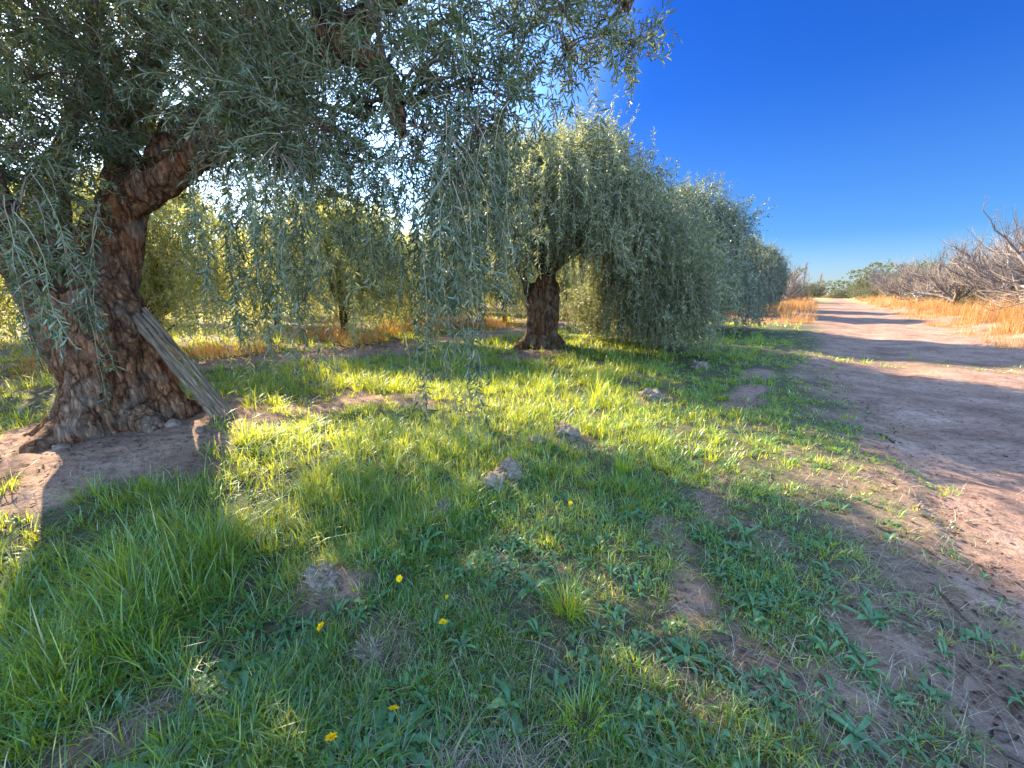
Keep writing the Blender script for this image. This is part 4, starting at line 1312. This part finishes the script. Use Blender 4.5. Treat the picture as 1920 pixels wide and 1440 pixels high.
def flower_mesh(rg, Rf, petals):
    vs, fs, n0 = [], [], 0
    for ring, (rr, el, cnt) in enumerate([(1.0, .12, petals), (.72, .38, petals - 3), (.42, .75, petals - 7)]):
        a = np.arange(cnt) * 6.283 / cnt + ring * .3 + rg.normal(0, .06, cnt)
        e = el + rg.normal(0, .10, cnt)
        d = np.stack([np.cos(a) * np.cos(e), np.sin(a) * np.cos(e), np.sin(e)], 1)
        nn = np.stack([-np.cos(a) * np.sin(e), -np.sin(a) * np.sin(e), np.cos(e)], 1)
        v, f = leaf_quads(np.zeros((cnt, 3)) + d * .002, d, nn, Rf * rr * rg.uniform(.85, 1.1, cnt), np.full(cnt, Rf * .34), .1)
        vs.append(v); fs.append(f + n0); n0 += len(v)
    v = np.concatenate(vs)
    return mesh_np("flower_head", v, np.concatenate(fs), M_PETAL, {"rnd": rg.random(len(v))})


rf_ = np.random.default_rng(5)
for (px, py, hh, Rf, tilt, lb) in [(749, 1089, .10, .019, (.75, .2), "orange yellow flower seen edge on, farthest left of the group of three"),
                                   (602, 1180, .10, .021, (.6, -.3), "yellow dandelion flower leftmost, level with the middle foreground"),
                                   (831, 1170, .09, .021, (.15, .1), "open round yellow flower facing up in the middle foreground"),
                                   (738, 1328, .12, .020, (.35, .5), "yellow flower tilted on a bare stem near the bottom"),
                                   (622, 1390, .10, .021, (.2, .4), "yellow flower nearest the viewer at the bottom edge"),
                                   (838, 1122, .08, .010, (.7, 0), "small half closed orange flower bud just behind the round one"),
                                   (1070, 946, .08, .016, (.4, .2), "tiny distant yellow flower by the furrow")]:
    g = gp(px, py); g = gp(px, py, gz(g[0], g[1]) + hh)
    z = gz(g[0], g[1])
    o = thing("yellow_flower", lb, "flower", (g[0], g[1], z), 0, "yellow flowers in the grass")
    k = obj("flower_head", flower_mesh(rf_, Rf, 17), o, (0, 0, hh + .01))
    k.rotation_euler = (tilt[0], tilt[1], float(rf_.uniform(0, 6)))
    st = np.array([[.012, .02, -.01], [.008, .016, hh * .5], [0, .0, hh + .009]])
    obj("stem", mesh_np("stem", *tubes(spline(st, 7)[None], np.full((1, 7), .0014), 5), M_STEM), o)

# ------------------------------------------------------------------ leaning poles
top = P(262, 592, 4.05); bot = gp(425, 783, gz(*gp(430, 783, .1)[:2]))
ax_ = nrm(top - bot); sidev = nrm(np.cross(ax_, np.array([0.55, -.85, 0.15]))); frontv = np.cross(sidev, ax_)
rp_ = np.random.default_rng(3)
for k, (off, fr, lb, r_) in enumerate([(-.082, .0, "lowest and thickest brown pole of the leaning bundle, nearest the trunk", .032),
                                       (-.036, .02, "second pole from below in the leaning bundle, dark and narrow", .021),
                                       (.0, .03, "middle pale pole of the bundle leaning on the trunk", .024),
                                       (.05, .015, "pale split pole just under the uppermost one of the bundle", .020),
                                       (.078, -.01, "uppermost grey weathered pole of the bundle leaning on the old olive", .023)]):
    a = bot + sidev * off + frontv * fr + ax_ * (-.05 + rp_.normal(0, .02)); b = top + sidev * off * .85 + frontv * fr + ax_ * rp_.uniform(.0, .12)
    pts = np.array([a + (b - a) * t + rp_.normal(0, .006, 3) for t in np.linspace(0, 1, 9)])
    rad = r_ * np.linspace(1.06, .92, 9) * rp_.uniform(.95, 1.05, 9)
    pts = np.vstack([pts[0], pts, pts[-1]]); rad = np.concatenate([[.001], rad, [.001]])
    pts[0] -= ax_ * .001; pts[-1] += ax_ * .001
    mid = pts.mean(0)
    # mesh along local z so that the grain runs with the pole
    q = Vector(ax_).to_track_quat('Z', 'Y')
    m3 = np.array(q.to_matrix())
    v, f = tubes(((pts - a) @ m3)[None], rad[None], 10)
    o = obj("wooden_pole", mesh_np("wooden_pole", v, f, M_POLE, smooth=True), None, a)
    o.rotation_mode = 'QUATERNION'; o.rotation_quaternion = q
    tag(o, lb, "pole", "poles leaning on the old olive")


# ------------------------------------------------------------------ stones, clods, sticks, litter
def lump(seed, rad, flat, amp, freq, mt, name, sub=4):
    import bmesh
    b = bmesh.new(); bmesh.ops.create_icosphere(b, subdivisions=sub, radius=1)
    me = bpy.data.meshes.new(name); b.to_mesh(me); b.free()
    N = len(me.vertices); co = np.empty(N * 3, np.float32); me.vertices.foreach_get("co", co); co = co.reshape(-1, 3).astype(float)
    r = 1 + amp * fbm(co[:, 0] * freq + seed, co[:, 1] * freq, co[:, 2] * freq, o=4, seed=seed) * 2
    co = co * r[:, None] * np.array([rad, rad * .8, rad * flat])
    me.vertices.foreach_set("co", co.astype(np.float32).ravel())
    me.polygons.foreach_set("use_smooth", np.ones(len(me.polygons), bool))
    me.materials.append(mt); me.update()
    return me


for k, (px, py, rad, lb) in enumerate([(325, 797, .085, "pale grey stone at the foot of the old trunk, right of centre"),
                                       (210, 805, .075, "rounded stone at the root of the old trunk on the left"),
                                       (375, 808, .05, "small stone on bare soil between trunk and poles"),
                                       (115, 835, .06, "small stone on the soil mound left of the old trunk")]):
    g = gp(px, py, .16); z = gz(g[0], g[1])
    tag(obj("stone", lump(100 + k, rad, .7, .22, 1.4, M_STONE, "stone", 3), None, (g[0], g[1], z + rad * .08)), lb, "stone").rotation_euler = (0, 0, k * 1.3)


def clod(seed, rad, flat):
    """crumbly clod with dead grass sticking out of it"""
    rg = np.random.default_rng(seed)
    return lump(seed, rad, flat, .5, 2.6, M_CLOD, "dirt_clod", 4)


for k, (px, py, rad, fl, lb) in enumerate([(955, 885, .10, .75, "upright grey clod of turf in the middle of the furrow"),
                                           (925, 905, .10, .5, "flat grey clod just in front of the upright one"),
                                           (1060, 818, .12, .65, "grey clod at the upper end of the furrow"),
                                           (1010, 835, .11, .45, "low grey clod between the upright clod and the furrow end"),
                                           (832, 950, .065, .6, "small pale clod alone in the shaded grass"),
                                           (605, 1095, .085, .45, "dark bristly clod behind the leftmost flowers"),
                                           (1222, 745, .14, .6, "grey clod on the sunlit turf left of the bare strip"),
                                           (1310, 690, .16, .5, "dark clod by the small hole near the second tree shadow"),
                                           (695, 1215, .06, .4, "flat clod under the dry grass between the flowers")]):
    g = gp(px, py); z = gz(g[0], g[1])
    o = thing("dirt_clod", lb, "clod", (g[0], g[1], z + rad * fl * .36), k * 1.1, "clods along the furrow")
    obj("soil_lump", clod(200 + k, rad * 1.05, fl * 1.15), o)
    rg = np.random.default_rng(300 + k); nb = 170
    a = rg.uniform(0, 6.28, nb); q = rad * np.sqrt(rg.random(nb)) * .95
    px_, py_ = q * np.cos(a), q * np.sin(a) * .8
    pz = rad * fl * np.sqrt(np.maximum(1 - (q / rad) ** 2, 0)) * .8
    d = nrm(rg.normal(0, .8, (nb, 3)) + [0, 0, .35])
    L = rg.uniform(.025, .075, nb)
    v, f = leaf_quads(np.stack([px_, py_, pz], 1), d, nrm(rg.normal(0, 1, (nb, 3))), L, np.full(nb, .0022), .1)
    obj("dead_grass", mesh_np("dead_grass", v, f, M_STRAW, {"rnd": np.repeat(rg.random(nb), 6)}), o)["kind"] = "stuff"

for k, (pts, r_, mt, lb) in enumerate([
        ([(1750, 1100), (1800, 1140), (1845, 1185), (1870, 1215)], .008, M_STICK, "dark thin stick lying on the shaded track at the right"),
        ([(1690, 1295), (1715, 1340), (1760, 1395)], .0035, M_STRAW, "pale bent straw stalk at the bottom right"),
        ([(1590, 1390), (1594, 1425), (1600, 1445)], .003, M_STRAW, "forked pale twig at the bottom edge by the plantain"),
        ([(1640, 980), (1700, 1005), (1760, 1040)], .007, M_STICK, "dark stick on the edge of the track beside sunlit soil"),
        ([(1300, 1215), (1380, 1290), (1440, 1330)], .003, M_STICK, "long thin twig crossing the turf by the blue green rosette"),
        ([(1680, 815), (1660, 805), (1640, 800)], .012, M_STICK, "short stick on the track at the tip of the turf tongue")]):
    w = np.array([[g[0], g[1], gz(g[0], g[1]) + r_ + .004] for g in (gp(*a) for a in pts)])
    s = spline(w, 14); s[1:-1] += np.random.default_rng(k).normal(0, .004, (12, 3))
    c = s[0].copy()
    v, f = tubes((s - c)[None], np.linspace(r_, r_ * .5, 14)[None], 6)
    tag(obj("stick", mesh_np("stick", v, f, mt, {"rnd": np.full(len(v), .7)}), None, c), lb, "stick")

g = gp(1840, 1285)
lv, lf = strap_leaf(rw, np.zeros(3), .4, .12, .07, .5, 0)
tag(obj("fallen_leaf", mesh_np("fallen_leaf", lv, lf, M_LITTER, {"rnd": np.full(len(lv), .8)}, smooth=True), None, (g[0] - .05, g[1], gz(g[0], g[1]) + .012)),
    "curled brown fallen leaf on the shaded track at the right", "leaf")

# small litter, droppings and crumbs
x, y = polar(rng, 26000, .95, 20, 0)
al, pe = ap(x, y); lo, hi = track_edges(al)
pr = .8 * np.exp(-((pe - lo) / .35) ** 2) + .25 * bare_amt(x, y) + .22 * track_mask(x, y) * sstep(.0, .35, fbm(x * 1.2, y * 1.2, seed=33)) + .5 * np.exp(-(np.hypot(x - T1[0], y - T1[1]) / 1.6) ** 4)
for (px, py, rr) in [(1890, 680, .9), (1895, 742, .5), (1860, 690, .6), (1740, 765, .3), (1870, 830, .35)]:
    c = gp(px, py); pr = pr + .9 * np.exp(-(((x - c[0]) / (rr)) ** 2 + ((y - c[1]) / (rr * .35)) ** 2))
k = rng.random(len(x)) < pr
x, y = x[k], y[k]; M = len(x)
az = rng.uniform(0, 6.28, M)
d = np.stack([np.cos(az), np.sin(az), rng.normal(0, .25, M)], 1)
v, f = leaf_quads(np.stack([x, y, height(x, y) + .006], 1), nrm(d), nrm(np.stack([rng.normal(0, .4, M), rng.normal(0, .4, M), np.ones(M)], 1)),
                  rng.uniform(.02, .06, M), rng.uniform(.007, .018, M), .4)
tag(obj("leaf_litter", mesh_np("leaf_litter", v, f, M_LITTER, {"rnd": np.repeat(rng.random(M), 6)})), "dead leaves and dark crumbs littering the bare soil", "leaf litter", kind="stuff")

ico_v = np.array([[0, 0, 1], [1, 0, 0], [0, 1, 0], [-1, 0, 0], [0, -1, 0], [0, 0, -1]], float)
ico_f = np.array([[0, 1, 2], [0, 2, 3], [0, 3, 4], [0, 4, 1], [5, 2, 1], [5, 3, 2], [5, 4, 3], [5, 1, 4]])
x, y = polar(rng, 16000, 1.0, 18, 0)
pr = .35 * track_mask(x, y) + .5 * foot_mask(x, y) + .12 * bare_amt(x, y) + .7 * np.exp(-(np.hypot(x - T1[0], y - T1[1]) / 1.7) ** 4)
k = rng.random(len(x)) < pr * sstep(-.2, .3, fbm(x * 1.5, y * 1.5, seed=66))
x, y = x[k], y[k]; M = len(x)
sz = rng.uniform(.003, .010, M) * (1 + 1.8 * (rng.random(M) < .04))
v = ico_v[None] * sz[:, None, None] * rng.uniform(.6, 1.3, (M, 6, 3)) * np.array([1, 1, .7])
v = (v + np.stack([x, y, height(x, y) + sz * .3], 1)[:, None, :]).reshape(-1, 3)
f = (ico_f[None] + (np.arange(M) * 6)[:, None, None]).reshape(-1, 3)
tag(obj("pebbles", mesh_np("pebbles", v, f, M_STONE)), "small pebbles and soil crumbs on the track and the mound", "pebbles", kind="stuff")
